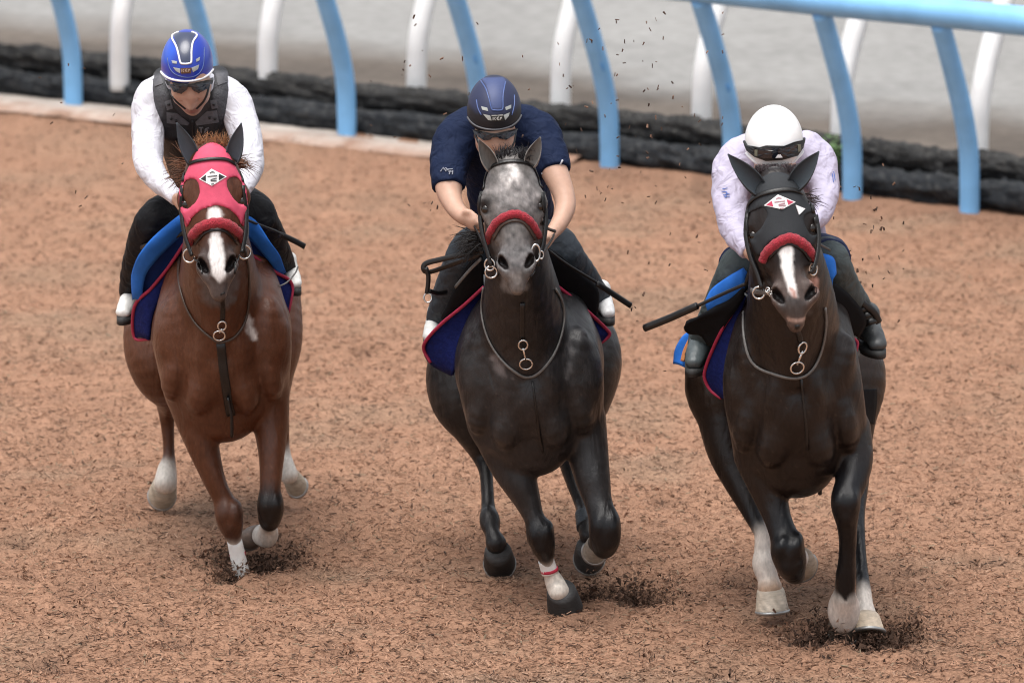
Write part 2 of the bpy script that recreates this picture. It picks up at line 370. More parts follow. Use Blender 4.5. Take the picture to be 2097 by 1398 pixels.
X, Y = np.meshgrid(gx, gy, indexing='ij'); Z, KS = ground_z(X, Y); near = np.exp(-np.maximum(np.hypot(X, Y - 3) - 12, 0) / 8); Z = Z * near
big = vnoise(X, Y, 11, 4, .9); olive = np.clip((vnoise(X + 40, Y, 12, 3, 1.5) - .52) * 4, 0, 1); fine = vnoise(X, Y, 13, 3, 16.0)
c0 = np.array([.345, .196, .127]); c1 = np.array([.285, .159, .102]); c2 = np.array([.245, .185, .128]); c3 = np.array([.085, .05, .037])
cols = c0 + (c1 - c0) * big[..., None]; cols = cols + (c2 - cols) * (olive * .35)[..., None]; cols = cols * (0.72 + .5 * fine)[..., None]; cols = cols + (c3 - cols) * (KS * .85)[..., None]
nxg, nyg = X.shape; ii = np.arange(nxg * nyg).reshape(nxg, nyg)
Qg = np.stack([ii[:-1, :-1], ii[1:, :-1], ii[1:, 1:], ii[:-1, 1:]], -1).reshape(-1, 4)
m_chip_ground = material('chip_bed', attr=True, rough=.95, var=.28, scale=70, bump=.9, bscale=160, spec=.15, aniso=(1, .8, 1))
me = np_mesh('ground', np.stack([X, Y, Z], -1).reshape(-1, 3), Qg, cols.reshape(-1, 3)); me.materials.append(m_chip_ground)
ground = tag(link('ground', me), 'woodchip racetrack surface in pinkish tan with kicked-up dark hoof marks', 'ground', kind='structure')

# loose wood chips lying on the track: one uncountable mass
_b = np.array([G(x, y) for x, y in ((-1080, 98), (-760, 129), (-440, 160), (-135, 190), (150, 219), (430, 251), (710, 283), (985, 314), (1248, 345), (1500, 375), (1745, 405), (1985, 432), (2225, 460), (2695, 516), (3160, 572))]); EDGE_X, EDGE_Y = _b[:, 0], _b[:, 1]
def chip_cloud(n, seed):
    r = np.random.default_rng(seed); py = 1460 - (1460 - 200) * r.random(n) ** 1.25; px = -60 + 2220 * r.random(n); sd0 = r.random(n) < .15; px = np.where(sd0, np.where(r.random(n) < .5, -60 - 620 * r.random(n), 2160 + 620 * r.random(n)), px)
    dy = -(py - PH / 2) / FPX; d = C_F[None] + C_R[None] * ((px - PW / 2) / FPX)[:, None] + C_U[None] * dy[:, None]
    p = CAM + d * ((0 - CAM_H) / d[:, 2])[:, None]; z, k = ground_z(p[:, 0], p[:, 1]); p[:, 2] = z + .003 + .006 * r.random(n)
    ed = np.interp(p[:, 0], EDGE_X, EDGE_Y); keep = p[:, 1] < ed - .12; p, k = p[keep], k[keep]; n = len(p)
    L = (.004 + .015 * r.random(n) ** 2.2) ; Wd = L * (.16 + .24 * r.random(n)); th = r.random(n) * math.pi; ti = r.normal(0, .30, n) ; ro = r.normal(0, .5, n)
    ti[k > .3] *= 2.2
    ax = np.stack([np.cos(th) * np.cos(ti), np.sin(th) * np.cos(ti), np.sin(ti)], 1); sd_ = np.stack([-np.sin(th), np.cos(th), np.zeros(n)], 1); up = np.cross(ax, sd_)
    sd2 = sd_ * np.cos(ro)[:, None] + up * np.sin(ro)[:, None]; up2 = np.cross(ax, sd2)
    V = np.empty((n, 6, 3)); a, b, hgt = ax * L[:, None], sd2 * Wd[:, None], up2 * (Wd * .5)[:, None]
    V[:, 0] = p - a - b * .6; V[:, 1] = p - a * .8 + hgt; V[:, 2] = p - a * .9 + b * .7; V[:, 3] = p + a - b * .5; V[:, 4] = p + a * .85 + hgt; V[:, 5] = p + a * .95 + b * .5
    F = np.array([[0, 3, 4, 1], [1, 4, 5, 2]]); Q = (np.arange(n)[:, None, None] * 6 + F[None]).reshape(-1, 4)
    t = r.random(n); pal = np.array([[.37, .218, .146], [.305, .173, .113], [.20, .110, .070], [.42, .268, .19], [.115, .066, .047], [.23, .175, .12], [.05, .03, .024]]); cum = np.array([.33, .58, .75, .775, .89, .94, 1.0])
    c = pal[np.searchsorted(cum, t).clip(0, 6)] * (.85 + .3 * r.random(n))[:, None]; tone = .80 + .42 * vnoise(p[:, 0], p[:, 1], 71, 4, 1.7); c = c * tone[:, None] * np.array([.94, .92, .90]); ol = np.clip((vnoise(p[:, 0] + 40, p[:, 1], 12, 3, 1.5) - .52) * 4, 0, 1)[:, None] * .28; c = c * (1 - ol) + c.mean(1, keepdims=True) * np.array([1.12, .98, .78]) * ol; dk = np.array([.085, .05, .036]) * (.4 + 1.4 * r.random(n))[:, None]; c = np.where((k > .25 + .4 * r.random(n))[:, None], dk, c)
    return V.reshape(-1, 3), Q, np.repeat(c, 6, 0)
V, Q, c = chip_cloud(250000, 3); me = np_mesh('wood_chips', V, Q, c, smooth=False)
m_chip = material('wood_chip', attr=True, rough=.9, var=.2, scale=200, spec=.2); me.materials.append(m_chip)
tag(link('wood_chips', me), 'loose wood chips strewn over the tan track', 'wood chips', kind='stuff')
# thrown-up clods around the hoof marks
def clods(n, seed):
    r = np.random.default_rng(seed); W = np.array([q[1] * q[2] for q in SC[:7]]); w_ = r.choice(7, n, p=W / W.sum()); p = np.empty((n, 3))
    for i in range(n):
        c, rr, d = SC[w_[i]]; a = r.random() * 6.28; q = rr * abs(r.normal(0, .75)); p[i] = (c[0] + math.cos(a) * q, c[1] + math.sin(a) * q * 1.2, 0)
    z, k = ground_z(p[:, 0], p[:, 1]); p[:, 2] = z + .002 + .09 * r.random(n) ** 5
    L = .004 + .012 * r.random(n) ** 2; V = np.empty((n, 4, 3))
    for j in range(4): V[:, j] = p + r.normal(0, 1, (n, 3)) * L[:, None] * .55
    Q = (np.arange(n)[:, None, None] * 4 + np.array([[0, 1, 2], [0, 3, 1], [1, 3, 2], [0, 2, 3]])[None]).reshape(-1, 3)
    c = np.array([.12, .07, .048]) * (.3 + 1.5 * r.random(n) ** 1.4)[:, None]; return V.reshape(-1, 3), Q, np.repeat(c, 4, 0)
V, Q, c = clods(17000, 5); me = np_mesh('chip_clods', V, Q, c, smooth=False); me.materials.append(m_chip)
tag(link('chip_clods', me), 'dark damp crumbs heaped around the fresh hoof marks', 'wood chips', kind='stuff')

# ---- track edge: polyline of the blue rail's feet, measured on the ground
BASE = [(-2100, 2), (-1750, 34), (-1410, 66), (-1080, 98), (-760, 129), (-440, 160), (-135, 190), (150, 219), (430, 251), (710, 283), (985, 314), (1248, 345), (1500, 375), (1745, 405), (1985, 432), (2225, 460), (2460, 488), (2695, 516), (2930, 544), (3160, 572)]
base3 = np.array([G(x, y) for x, y in BASE])
edge = catmull(np.concatenate([[base3[0] * 2 - base3[1]], base3, [base3[-1] * 2 - base3[-2]]]), 40)
tang = np.gradient(edge, axis=0); tang[:, 2] = 0; tang /= np.linalg.norm(tang, axis=1, keepdims=True)
outw = np.stack([-tang[:, 1], tang[:, 0], np.zeros(len(edge))], 1)           # away from the track
if outw[len(edge) // 2][1] < 0: outw = -outw
ext = [np.concatenate([edge[:1] - tang[:1] * q for q in (200, 60, 20, 6)]), edge, np.concatenate([edge[-1:] + tang[-1:] * q for q in (6, 20, 60, 200)])]
E_all = np.concatenate(ext); O_all = np.concatenate([np.repeat(outw[:1], 4, 0), outw, np.repeat(outw[-1:], 4, 0)])
def strip(name, offs, zs, colf, mat, label, cat, kind='structure', E=E_all, O=O_all, seed=0):
    n, m = len(E), len(offs); V = np.empty((n, m, 3))
    for j, (o, z) in enumerate(zip(offs, zs)): V[:, j] = E + O * (o if np.isscalar(o) else o[:, None]); V[:, j, 2] = z
    i_ = np.arange(n * m).reshape(n, m); Q = np.stack([i_[:-1, :-1], i_[:-1, 1:], i_[1:, 1:], i_[1:, :-1]], -1).reshape(-1, 4)
    C = colf(V, np.asarray([np.mean(o) for o in offs])); me = np_mesh(name, V.reshape(-1, 3), Q[:, ::-1], C.reshape(-1, 3)); me.materials.append(mat)
    return tag(link(name, me), label, cat, kind=kind)
# pale sand washed along the foot of the rail (fades out towards the right)
NS = int(np.argmax(edge[:, 0] > .35)); xs = edge[:NS, 0]; fade = np.clip((0.15 - xs) / .5, 0.0, 1)
inner = -(0.02 + .34 * fade * (.75 + .5 * vnoise(xs, xs * 0, 21, 3, 4.0))); ninn = 9
offs = [inner + (0.22 - inner) * j / (ninn - 1) for j in range(ninn)]
def sand_col(V, o):
    n = vnoise(V[..., 0], V[..., 1], 22, 4, 9.0); c = np.array([.60, .53, .47]) * (.70 + .5 * n)[..., None]; t = np.clip(np.linspace(0, 1.8, V.shape[1]) + (n - .5) * .8, 0, 1)[..., None] if False else np.clip(np.linspace(0.1, 1.9, V.shape[1])[None] + (n - .5) * 1.1, 0, 1)[..., None]
    t = t * np.clip((.25 - V[..., 0]) / .5, 0, 1)[..., None]; return np.array([.37, .225, .16]) * (.8 + .35 * n)[..., None] * (1 - t) + c * .82 * t
m_sand = material('pale_sand', attr=True, rough=.95, var=.15, scale=60, bump=.6, bscale=90, spec=.1)
strip('sand_verge', offs, [.012 + .05 * math.sin(math.pi * min(1, j / 5)) * .5 for j in range(ninn)], sand_col, m_sand, 'pale sand washed along the foot of the blue rail', 'sand', E=edge[:NS], O=outw[:NS])
# the road beyond, a little higher than the track
ROAD_Z = .18
ro = [0.34, .5, .7, .95, 1.25, 1.6, 2.0, 2.5, 3.2, 4.2, 6, 9, 15, 30, 70, 200, 500]
def road_col(V, o):
    X, Y = V[..., 0], V[..., 1]; n = vnoise(X, Y, 31, 4, 1.1); n2 = vnoise(X * .35, Y * 2.2, 33, 4, 1.6); d = np.broadcast_to(o[None], X.shape) + (n - .5) * 1.0
    t = np.clip((d - 1.15) / .8, 0, 1)[..., None]; brown = np.array([.138, .117, .100]); grey = np.array([.250, .246, .238])
    c = brown * (1 - t) + grey * t; c = c * (.86 + .25 * n)[..., None]; mk = np.clip((n2 - .60) * 6, 0, 1)[..., None] * .16; return c * (1 - mk)
m_road = material('road_surface', attr=True, rough=.95, var=.16, scale=11, bump=.35, bscale=50, spec=.12)
# finer rows for colour
ro_f = sorted(set(list(np.round(np.linspace(.34, 4.2, 22), 3)) + ro)); strip('road', ro_f, [ROAD_Z] * len(ro_f), road_col, m_road, 'wide grey sandy road behind the rails with a browner edge', 'road')
# two rows of lumpy gravel-filled black mesh tubes, one stepped above the other
def gravel_tube(off, z, r, seed, label, tint):
    E = edge; n = len(E); seg = 28; s = np.arange(n) * np.linalg.norm(E[1] - E[0]); V = np.empty((n, seg, 3)); C = np.empty((n, seg, 3))
    for k in range(seg):
        a = 2 * math.pi * k / seg; sag = 0.82 if math.sin(a) > 0 else 1.0
        nn = vnoise(s, np.full(n, k * .8), seed, 3, 5.0) - .5; n2 = vnoise(s, np.full(n, k * 1.9), seed + 4, 2, 22.0) - .5
        lump = np.abs(np.sin(s * 2.6 + seed + 1.3 * np.sin(s * 1.1))) ** .4 * .10 - .06
        n3 = np.abs(vnoise(s, np.full(n, k * 1.1), seed + 6, 2, 11.0) - .5); rr = r * (1.02 + .85 * nn + .22 * n2 - .35 * n3 + lump)
        V[:, k] = E + outw * (off + np.cos(a) * rr)[:, None]; V[:, k, 2] = z + math.sin(a) * rr * sag * 1.05
        f = vnoise(s, np.full(n, k * 2.3), seed + 9, 3, 30.0); d = vnoise(s, np.full(n, k * .5), seed + 11, 3, 4.0)
        dust = np.clip((f - .55) * 3.2, 0, 1) * .6 + np.clip((d - .5) * 2.5, 0, 1) * .35 * max(0, math.sin(a)) ; C[:, k] = np.array(tint) * (.55 + .9 * f)[:, None] + np.array([.16, .145, .125]) * dust[:, None] * .42
    i_ = np.arange(n * seg).reshape(n, seg); j_ = np.roll(i_, -1, 1); Q = np.stack([i_[:-1], j_[:-1], j_[1:], i_[1:]], -1).reshape(-1, 4)
    me = np_mesh('gravel_tube', V.reshape(-1, 3), Q, C.reshape(-1, 3)); me.materials.append(material('black_mesh', attr=True, rough=.75, var=.5, scale=55, bump=1.0, bscale=110, spec=.3))
    return tag(link('gravel_tube', me), label, 'edging tube', 'black edging tubes behind the blue rail')
gravel_tube(.17, .065, .085, 41, 'lower black mesh edging tube lying on the track side', (.016, .019, .023))
gravel_tube(.31, .19, .080, 47, 'upper dusty black mesh edging tube lying at the road side', (.022, .022, .022))

# ---- running rails: goose-neck posts under a fat round pipe
def sweep_post(path, r, n=12):
    mb = MB(); mb.tube(catmull(path, 5), r, n); return mb
m_blue = material('blue_rail_paint', (.22, .50, .84), rough=.42, var=.16, scale=5, spec=.4, bump=.05, bscale=30)
m_white = material('white_rail_paint', (.74, .74, .73), rough=.45, var=.12, scale=6, spec=.4, bump=.05, bscale=30)
def rail(name, feet, lean, hgt, r_post, r_rail, mat, z0, label, lean_dir, tops_extra=.06):
    root = empty(name, feet[len(feet) // 2], label, 'rail'); tops = []
    for i, f in enumerate(feet):
        d = lean_dir[i] * lean; f = A(f[0], f[1], z0)
        path = [f + A(0, 0, -.08), f + A(0, 0, .12 * hgt), f + d * .05 + A(0, 0, .32 * hgt), f + d * .25 + A(0, 0, .52 * hgt), f + d * .54 + A(0, 0, .72 * hgt), f + d * .78 + A(0, 0, .87 * hgt), f + d + A(0, 0, hgt)]
        sweep_post(path, r_post).build('post', mat, root); tops.append(f + d * 1.02 + A(0, 0, hgt + tops_extra))
    pts = catmull(np.array([2 * tops[0] - tops[1]] + tops + [2 * tops[-1] - tops[-2]]), 8); mb = MB(); mb.tube(pts, r_rail, 20); mb.build('top_rail', mat, root)
    return root
ti_ = [np.argmin(np.linalg.norm(edge[:, :2] - b[:2], axis=1)) for b in base3]
rail('blue_rail', list(base3), .33, 1.045, .053, .078, m_blue, 0.0, 'light blue running rail on curved posts at the track edge', [-outw[i] for i in ti_])
m_patch = material('fresh_blue_paint', (.10, .36, .80), rough=.45, var=.12)
for k_, t_ in ((10, .52), (11, .55), (12, .50), (9, .80)):
    f = base3[k_]; d = -outw[ti_[k_]] * .33; hgt = 1.045; pth = catmull([A(f[0], f[1], 0) + d * a_ + A(0, 0, b_ * hgt) for a_, b_ in ((0, -.08), (0, .12), (.05, .32), (.25, .52), (.54, .72), (.78, .87), (1, 1.0))], 5)
    i_ = int(t_ * (len(pth) - 1)); mb = MB(); q_ = pth[i_] + A(.010, -.0285, 0); mb.tube([q_ - (pth[i_ + 1] - pth[i_]) * .9, q_ - (pth[i_ + 1] - pth[i_]) * .5, q_ + (pth[i_ + 1] - pth[i_]) * .6, q_ + (pth[i_ + 1] - pth[i_]) * .9], [.008, .024, .024, .008], 10); o_ = mb.build('paint_patch', m_patch, bpy.data.objects['blue_rail'])
WB = [(-1270, 85), (-965, 96), (-662, 107), (-360, 118), (-58, 130), (245, 145), (548, 165), (853, 187), (1148, 215), (1437, 249), (1722, 281), (2003, 313), (2290, 345), (2580, 378), (2870, 412)]
wb3 = [G(x, y, ROAD_Z + .03) for x, y in WB]; wo_ = [outw[np.argmin(np.linalg.norm(edge[:, :2] - b[:2], axis=1))] for b in wb3]
rail('white_rail', wb3, .42, 1.05, .057, .075, m_white, ROAD_Z, 'white running rail on curved posts beyond the black edging', wo_)
# small weed growing by the foot of a white post
wd = empty('weed', G(1712, 330, .1), 'small green weed growing on the black edging behind a blue post', 'weed'); mb = MB(); r = random.Random(4)
for i in range(90):
    c = G(1706 + r.gauss(0, 11), 330 + r.gauss(0, 4), .15) + A(0, -.06, abs(r.gauss(.03, .06))); a = r.random() * 6.28; t = A(math.cos(a), math.sin(a), r.uniform(-.2, .9)); t = nrm(t); s_ = nrm(np.cross(t, A(0, 0, 1))); L = r.uniform(.02, .045)
    mb.add([c, c + t * L * .5 + s_ * L * .28, c + t * L, c + t * L * .5 - s_ * L * .28], [(0, 1, 2, 3)])
mb.build('leaves', material('weed_leaf', (.09, .19, .045), rough=.6, var=.35, scale=30), wd, smooth=False); mb = MB()
for i in range(5): b = G(1708 + 3 * i, 338, .12); mb.tube([b, b + A(.01 * (i - 2), 0, .06), b + A(.03 * (i - 2), -.01, .11)], [.004, .003, .002], 5)
mb.build('stem', material('weed_stem', (.10, .13, .05), rough=.7), wd)

# ================================================================== HORSES
m_coat = material('horse_coat', attr=True, rough=.38, var=.22, scale=60, bump=.20, bscale=230, spec=.34, relief=9.0, rvar=.09, rstr=.34, aniso=(1.6, 1.0, .6))
m_hair = material('horse_hair', attr=True, rough=.5, var=.3, scale=60, spec=.4)
m_hoof = material('hoof_horn', attr=True, rough=.55, var=.25, scale=30, bump=.25, bscale=70, aniso=(1, 1, 3))
m_shoe = material('horseshoe_metal', (.42, .42, .41), rough=.4, metal=.8)
m_eye = material('horse_eye', (.012, .008, .006), rough=.08, spec=.6)
m_strap = material('black_leather', (.006, .0055, .0055), rough=.42, var=.25, scale=50, bump=.15, bscale=200)
m_strap_b = material('brown_leather', (.05, .032, .024), rough=.45, var=.25, scale=50, bump=.15, bscale=200)
m_strap_g = material('worn_grey_leather', (.12, .115, .11), rough=.5, var=.25, scale=50, bump=.15, bscale=200)
m_steel = material('polished_steel', (.72, .71, .69), rough=.22, metal=1.0, var=.08)
m_fleece = material('red_fleece', (.34, .016, .032), rough=.95, var=.35, scale=120, bump=1.0, bscale=190, sheen=.15)
m_hood = material('hood_cloth', attr=True, rough=.75, var=.08, scale=40, bump=.18, bscale=300)
m_binding = material('black_binding', (.010, .010, .011), rough=.7, var=.2)
m_navy = material('navy_quilt', (.006, .012, .085), rough=.8, var=.25, scale=30, bump=.5, bscale=60, spec=.15)
m_piping = material('crimson_piping', (.36, .018, .06), rough=.65, var=.15)
m_towel = material('bright_blue_cloth', (.025, .16, .60), rough=.7, var=.15, scale=20, bump=.35, bscale=18, spec=.2)
m_blackcloth = material('black_saddle_felt', (.005, .0055, .007), rough=.75, spec=.15, var=.2, scale=25, bump=.3, bscale=25)
m_band = material('white_bandage', (.78, .77, .74), rough=.85, var=.07, scale=40, bump=.4, bscale=60)
m_tape = material('red_tape', (.55, .03, .07), rough=.6)
m_boot_g = material('grey_leg_boot', (.045, .055, .065), rough=.5, bump=.3)
SKIN_PINK = (.42, .24, .20)

def hoof(root, top, d, f, r, col, shoe=True, h=.085, flare=1.22):
    """a hoof: oval coronet widening to a flat sole; d points down the horn, f to the toe"""
    d = nrm(d); f = nrm(f - d * np.dot(f, d)); s = np.cross(d, f); mb = MB(); V = []; n = 22; lv = [(-.18, .84), (0, .98), (.12, 1.02), (.45, 1.09), (.8, 1.16), (1.0, flare), (1.04, flare * .96), (1.02, flare * .55)]
    for t, q in lv:
        for k in range(n):
            a = 2 * math.pi * k / n; ca, sa = math.cos(a), math.sin(a); fr = 1.08 if ca > 0 else .86
            hh = h * t * (1.0 if ca > 0 else (1 + .25 * ca)); V.append(top + d * hh + f * (ca * fr * r * q + t * .032) + s * sa * r * q)
    F = [(i * n + k, i * n + (k + 1) % n, (i + 1) * n + (k + 1) % n, (i + 1) * n + k) for i in range(len(lv) - 1) for k in range(n)]
    F = [q[::-1] for q in F]; F.append(tuple(range(n))); F.append(tuple((len(lv) - 1) * n + k for k in range(n))[::-1]); mb.add(V, F)
    cs = []
    for i, (t, q) in enumerate(lv):
        for k in range(n):
            g = .8 + .4 * RNG.random(); cc = np.array(col) * g
            if t < .1: cc = np.array(col) * .9 + .03
            cs.append(tuple(cc))
    mb.c = cs; o = mb.build('hoof', m_hoof, root)
    if shoe:
        mb = MB(); pts = []
        for a in np.linspace(-2.35, 2.35, 26):
            fr = 1.08 if math.cos(a) > 0 else .9; pts.append(top + d * h * 1.06 + f * (math.cos(a) * fr * r * flare * .93 + .034) + s * math.sin(a) * r * flare * .93)
        mb.tube(pts, .0085, 6, up=d); mb.build('horseshoe', m_shoe, o)
    return o
def ear(root, name, base, tip, wid, facing, mat, cin=None, cout=None):
    """cupped leaf-shaped ear, open towards 'facing'"""
    base, tip = A(*base), A(*tip); ax = tip - base; L = np.linalg.norm(ax); ax /= L; f = nrm(A(*facing) - ax * np.dot(facing, ax)); s = np.cross(ax, f); V = []; ns, nc = 14, 13; C = []
    for side in (0, 1):
        for i in range(ns):
            t = i / (ns - 1); w_ = wid * (math.sin(math.pi * min(1, .28 + .72 * t ** .9)) ** .8 if t < 1 else 0) * (1.0 if t < .98 else .2); w_ = max(w_, .003); span = 2.1 - 1.0 * t
            bend = f * (.10 * L * t * t)
            for k in range(nc):
                a = math.pi + (k / (nc - 1) * 2 - 1) * span; rr = w_ * (1 if side == 0 else .86)
                V.append(base + ax * L * t + bend + f * (math.cos(a) * rr * .62 + w_ * .45) + s * math.sin(a) * rr); C.append(cout if side == 0 else cin)
    F = []; o = ns * nc
    for i in range(ns - 1):
        for k in range(nc - 1):
            a, b, c, d = i * nc + k, i * nc + k + 1, (i + 1) * nc + k + 1, (i + 1) * nc + k; F.append((a, b, c, d)); F.append((a + o, d + o, c + o, b + o))
        for k in (0, nc - 1): a, d = i * nc + k, (i + 1) * nc + k; F.append((a, d, d + o, a + o) if k == 0 else (a, a + o, d + o, d))
    for k in range(nc - 1): a = (ns - 1) * nc + k; F.append((a, a + 1, a + 1 + o, a + o)); F.append((k, k + o, k + 1 + o, k + 1))
    mb = MB(); mb.add(V, F)
    if cin is not None: mb.c = [tuple(c) for c in C]
    return mb.build(name, mat, root)
def strands(roots, dirs, lens, rad, cols, droop=.3, curl=.15, seed=0, nseg=6):
    mb = MB(); r = random.Random(seed)
    for p, d, L, c in zip(roots, dirs, lens, cols):
        p = A(*p); d = nrm(A(*d)); pts = [p]; side = nrm(A(r.gauss(0, 1), r.gauss(0, 1), r.gauss(0, 1)))
        for i in range(nseg):
            d = nrm(d + A(0, 0, -droop / nseg) + side * curl / nseg); pts.append(pts[-1] + d * L / nseg)
        k0 = len(mb.v); mb.tube(pts, [rad * (1 - .85 * i / nseg) for i in range(nseg + 1)], 4, flat=(1, .5)); mb.c += [tuple(c)] * (len(mb.v) - k0)
    return mb

class Horse:
    def __init__(s, key, gpx, label, coat):
        s.key = key; s.Y0 = G(gpx[0], gpx[1])[1]; s.foot = G(gpx[0], gpx[1]); s.root = empty('racehorse', G(gpx[0], gpx[1] - 60), label, 'horse', 'galloping racehorses'); s.c = coat; s.chains = []; s.carves = []
    def p(s, x, y, Yr): return P(x, y, s.Y0 + Yr)
    def add(s, stops, k=.035, dr=1.12, u=(1, 0, 0), m=3):
        st = []
        for q in stops:
            c = s.p(q[0], q[1], q[2]); sc = mpp(c); rw = q[3] * sc; rd = (q[4] if len(q) > 4 and q[4] else q[3] * dr) * sc; col = s.c[q[5] if len(q) > 5 else 'body']; st.append((c, rw, rd, col))
        s.chains.append((st, k, u, m))
    def ellipse(s, x, y, Yr, rx, ry, dep, k=.05, col='body', tilt=0):
        c = s.p(x, y, Yr); sc = mpp(c); ax = nrm(A(math.sin(tilt), 0, math.cos(tilt))); ts = np.linspace(-1, 1, 7) * .86; rz = ry * sc
        s.chains.append(([(c + ax * rz * t, rx * sc * math.sqrt(1 - t * t), dep * math.sqrt(1 - t * t), s.c[col]) for t in ts], k, (1, 0, 0), 1))
    def muscles(s, cx, cy, dx, dy, Yo, neck):
        s.ellipse(cx, cy - dy * .1, Yo + .02, dx * 1.02, dy * 1.06, .17, .07)
        for q in (-1, 1):
            s.ellipse(cx + q * dx * .40, cy - dy * .12, Yo - .125, dx * .36, dy * .62, .090, .032, tilt=-q * .3); s.ellipse(cx + q * dx * .95, cy - dy * .65, Yo - .03, dx * .34, dy * .85, .105, .016, tilt=-q * .22)
            s.ellipse(cx + q * dx * .84, cy - dy * 1.6, Yo - .04, dx * .36, dy * .8, .09, .025, tilt=q * .3); s.ellipse(cx + q * dx * .32, cy - dy * 1.3, Yo - .17, dx * .28, dy * .66, .075, .028, tilt=-q * .2)
        (a, b) = neck; s.add([(a[0], a[1], a[2], 27), ((a[0] + b[0]) / 2, (a[1] + b[1]) / 2, (a[2] + b[2]) / 2, 30), (b[0], b[1], b[2], 27)], .03)
    def knee(s, x, y, Y, r, col='knee', tilt=0.0):
        for q in (-1, 1): s.ellipse(x + q * r * .42, y - r * .30, Y - r * .0006, r * .50, r * .75, r * .0019, .022, col, tilt)
        s.ellipse(x, y + r * .75, Y - r * .0006, r * .52, r * .42, r * .0016, .016, col, tilt)
    def head(s, poll, chin, Yp, Ym, wf=1.0, yaw=0.0, flare=(0, 0)):
        a, b = s.p(*poll, Yp), s.p(*chin, Ym); d = b - a; L = np.linalg.norm(d); d /= L; x = nrm(A(math.cos(yaw), math.sin(yaw), 0) - d * np.dot(A(math.cos(yaw), math.sin(yaw), 0), d)); n = np.cross(x, d)
        if n[1] > 0: n = -n
        s.hf = (a, d, x, n, L); T = lambda q, w_: a + x * q[0] * L * wf + d * q[1] * L + n * q[2] * L; H, Mz = s.c['head'], s.c['muzzle']
        def ch(st, k, m=3): s.chains.append(([(T((q[0], q[1], q[2]), 0), q[3] * L * wf, q[4] * L, q[5]) for q in st], k, tuple(x), m))
        ch([(0, .05, -.18, .125, .13, H), (0, .17, -.155, .185, .15, H), (0, .34, -.16, .20, .155, H), (0, .47, -.135, .155, .13, H), (0, .6, -.12, .110, .115, H), (0, .72, -.108, .096, .105, Mz), (0, .83, -.105, .100, .10, Mz)], .03)
        ch([(0, .80, -.125, .090, .10, Mz), (0, .90, -.120, .076, .090, Mz), (0, .97, -.130, .060, .066, Mz)], .03); ch([(0, .93, -.195, .048, .05, Mz), (0, .99, -.185, .046, .042, Mz)], .012)
        for q in (-1, 1):
            ch([(q * .165, .27, -.125, .05, .05, H), (q * .19, .335, -.14, .058, .055, H), (q * .175, .42, -.16, .045, .045, H)], .022)
            ch([(q * .09, .28, -.34, .085, .09, H), (q * .105, .46, -.30, .085, .10, H), (q * .07, .66, -.22, .055, .075, H), (q * .03, .86, -.2, .045, .05, Mz)], .05)
            ch([(q * .165, .42, -.14, .034, .034, H), (q * .12, .60, -.125, .028, .03, H)], .025)
            fl = flare[0 if q < 0 else 1]
            ch([(q * (.088 + fl * .3), .75, -.075, .042, .045, Mz), (q * (.096 + fl), .81, -.075, .048, .050, Mz), (q * (.07 + fl * .3), .87, -.085, .04, .045, Mz)], .02)
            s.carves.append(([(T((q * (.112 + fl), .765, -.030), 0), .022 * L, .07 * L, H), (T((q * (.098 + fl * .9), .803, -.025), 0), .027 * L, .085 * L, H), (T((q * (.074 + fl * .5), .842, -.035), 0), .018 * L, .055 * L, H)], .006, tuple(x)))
            s.carves.append(([(T((q * .225, .345, -.085), 0), .030 * L, .02 * L, H), (T((q * .205, .40, -.09), 0), .030 * L, .02 * L, H)], .012, tuple(x)))
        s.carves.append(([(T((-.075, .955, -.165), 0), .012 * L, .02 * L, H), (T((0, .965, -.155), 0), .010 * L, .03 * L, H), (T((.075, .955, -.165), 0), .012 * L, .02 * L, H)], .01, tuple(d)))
        s.T = T
    def build(s, h=(.0075, .011, .0075), paint=()):
        pts = np.concatenate([[q[0] for q in c[0]] for c in s.chains]); rr = np.concatenate([[max(q[1], q[2]) for q in c[0]] for c in s.chains])[:, None]
        f = SDF((pts - rr).min(0) - .03, (pts + rr).max(0) + .03, h); s.f = f
        for st, k, u, m in s.chains: f.chain(st, k, u, m if m == 1 else 5)
        for st, k, u in s.carves: f.chain(st, k, u, 2, carve=True)
        V, Q = surface_nets(f.F, f.lo, f.h); jx = vnoise(V[:, 0] * 30, V[:, 2] * 30, 61, 2, 1.0) - .5; jz = vnoise(V[:, 0] * 26 + 9, V[:, 1] * 20 + V[:, 2] * 4, 62, 3, 1.0) - .5; C = f.colours(V + np.stack([jx * .012, jx * 0, jz * .035], 1)); px, py = proj(V)
        for poly, col, fe, ymax in paint:
            m = V[:, 1] < s.Y0 + ymax; dd = poly_dist(px[m], py[m], smooth_poly(poly)); nz = (vnoise(px[m] * .05, py[m] * .05, 77, 3, 1.5) - .5) * fe * 1.6
            wv = np.clip(.5 - (dd + nz) / fe, 0, 1)[:, None]; C[m] = C[m] * (1 - wv) + np.array(col) * wv
        for st, k_, u_ in s.carves[:5]:  # dark skin and recess shade painted into carved nostrils, eye hollows and mouth
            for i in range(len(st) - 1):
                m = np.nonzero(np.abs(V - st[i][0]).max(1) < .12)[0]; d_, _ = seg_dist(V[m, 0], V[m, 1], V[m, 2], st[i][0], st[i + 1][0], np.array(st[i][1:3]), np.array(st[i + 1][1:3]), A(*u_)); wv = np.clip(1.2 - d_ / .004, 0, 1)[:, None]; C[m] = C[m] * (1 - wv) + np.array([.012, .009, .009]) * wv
        sp = RNG.random(len(V)); m = (sp < .012) & (V[:, 2] < 1.35); C[m] = C[m] * 1.15 + np.array([.022, .016, .012]) * RNG.random((m.sum(), 1))
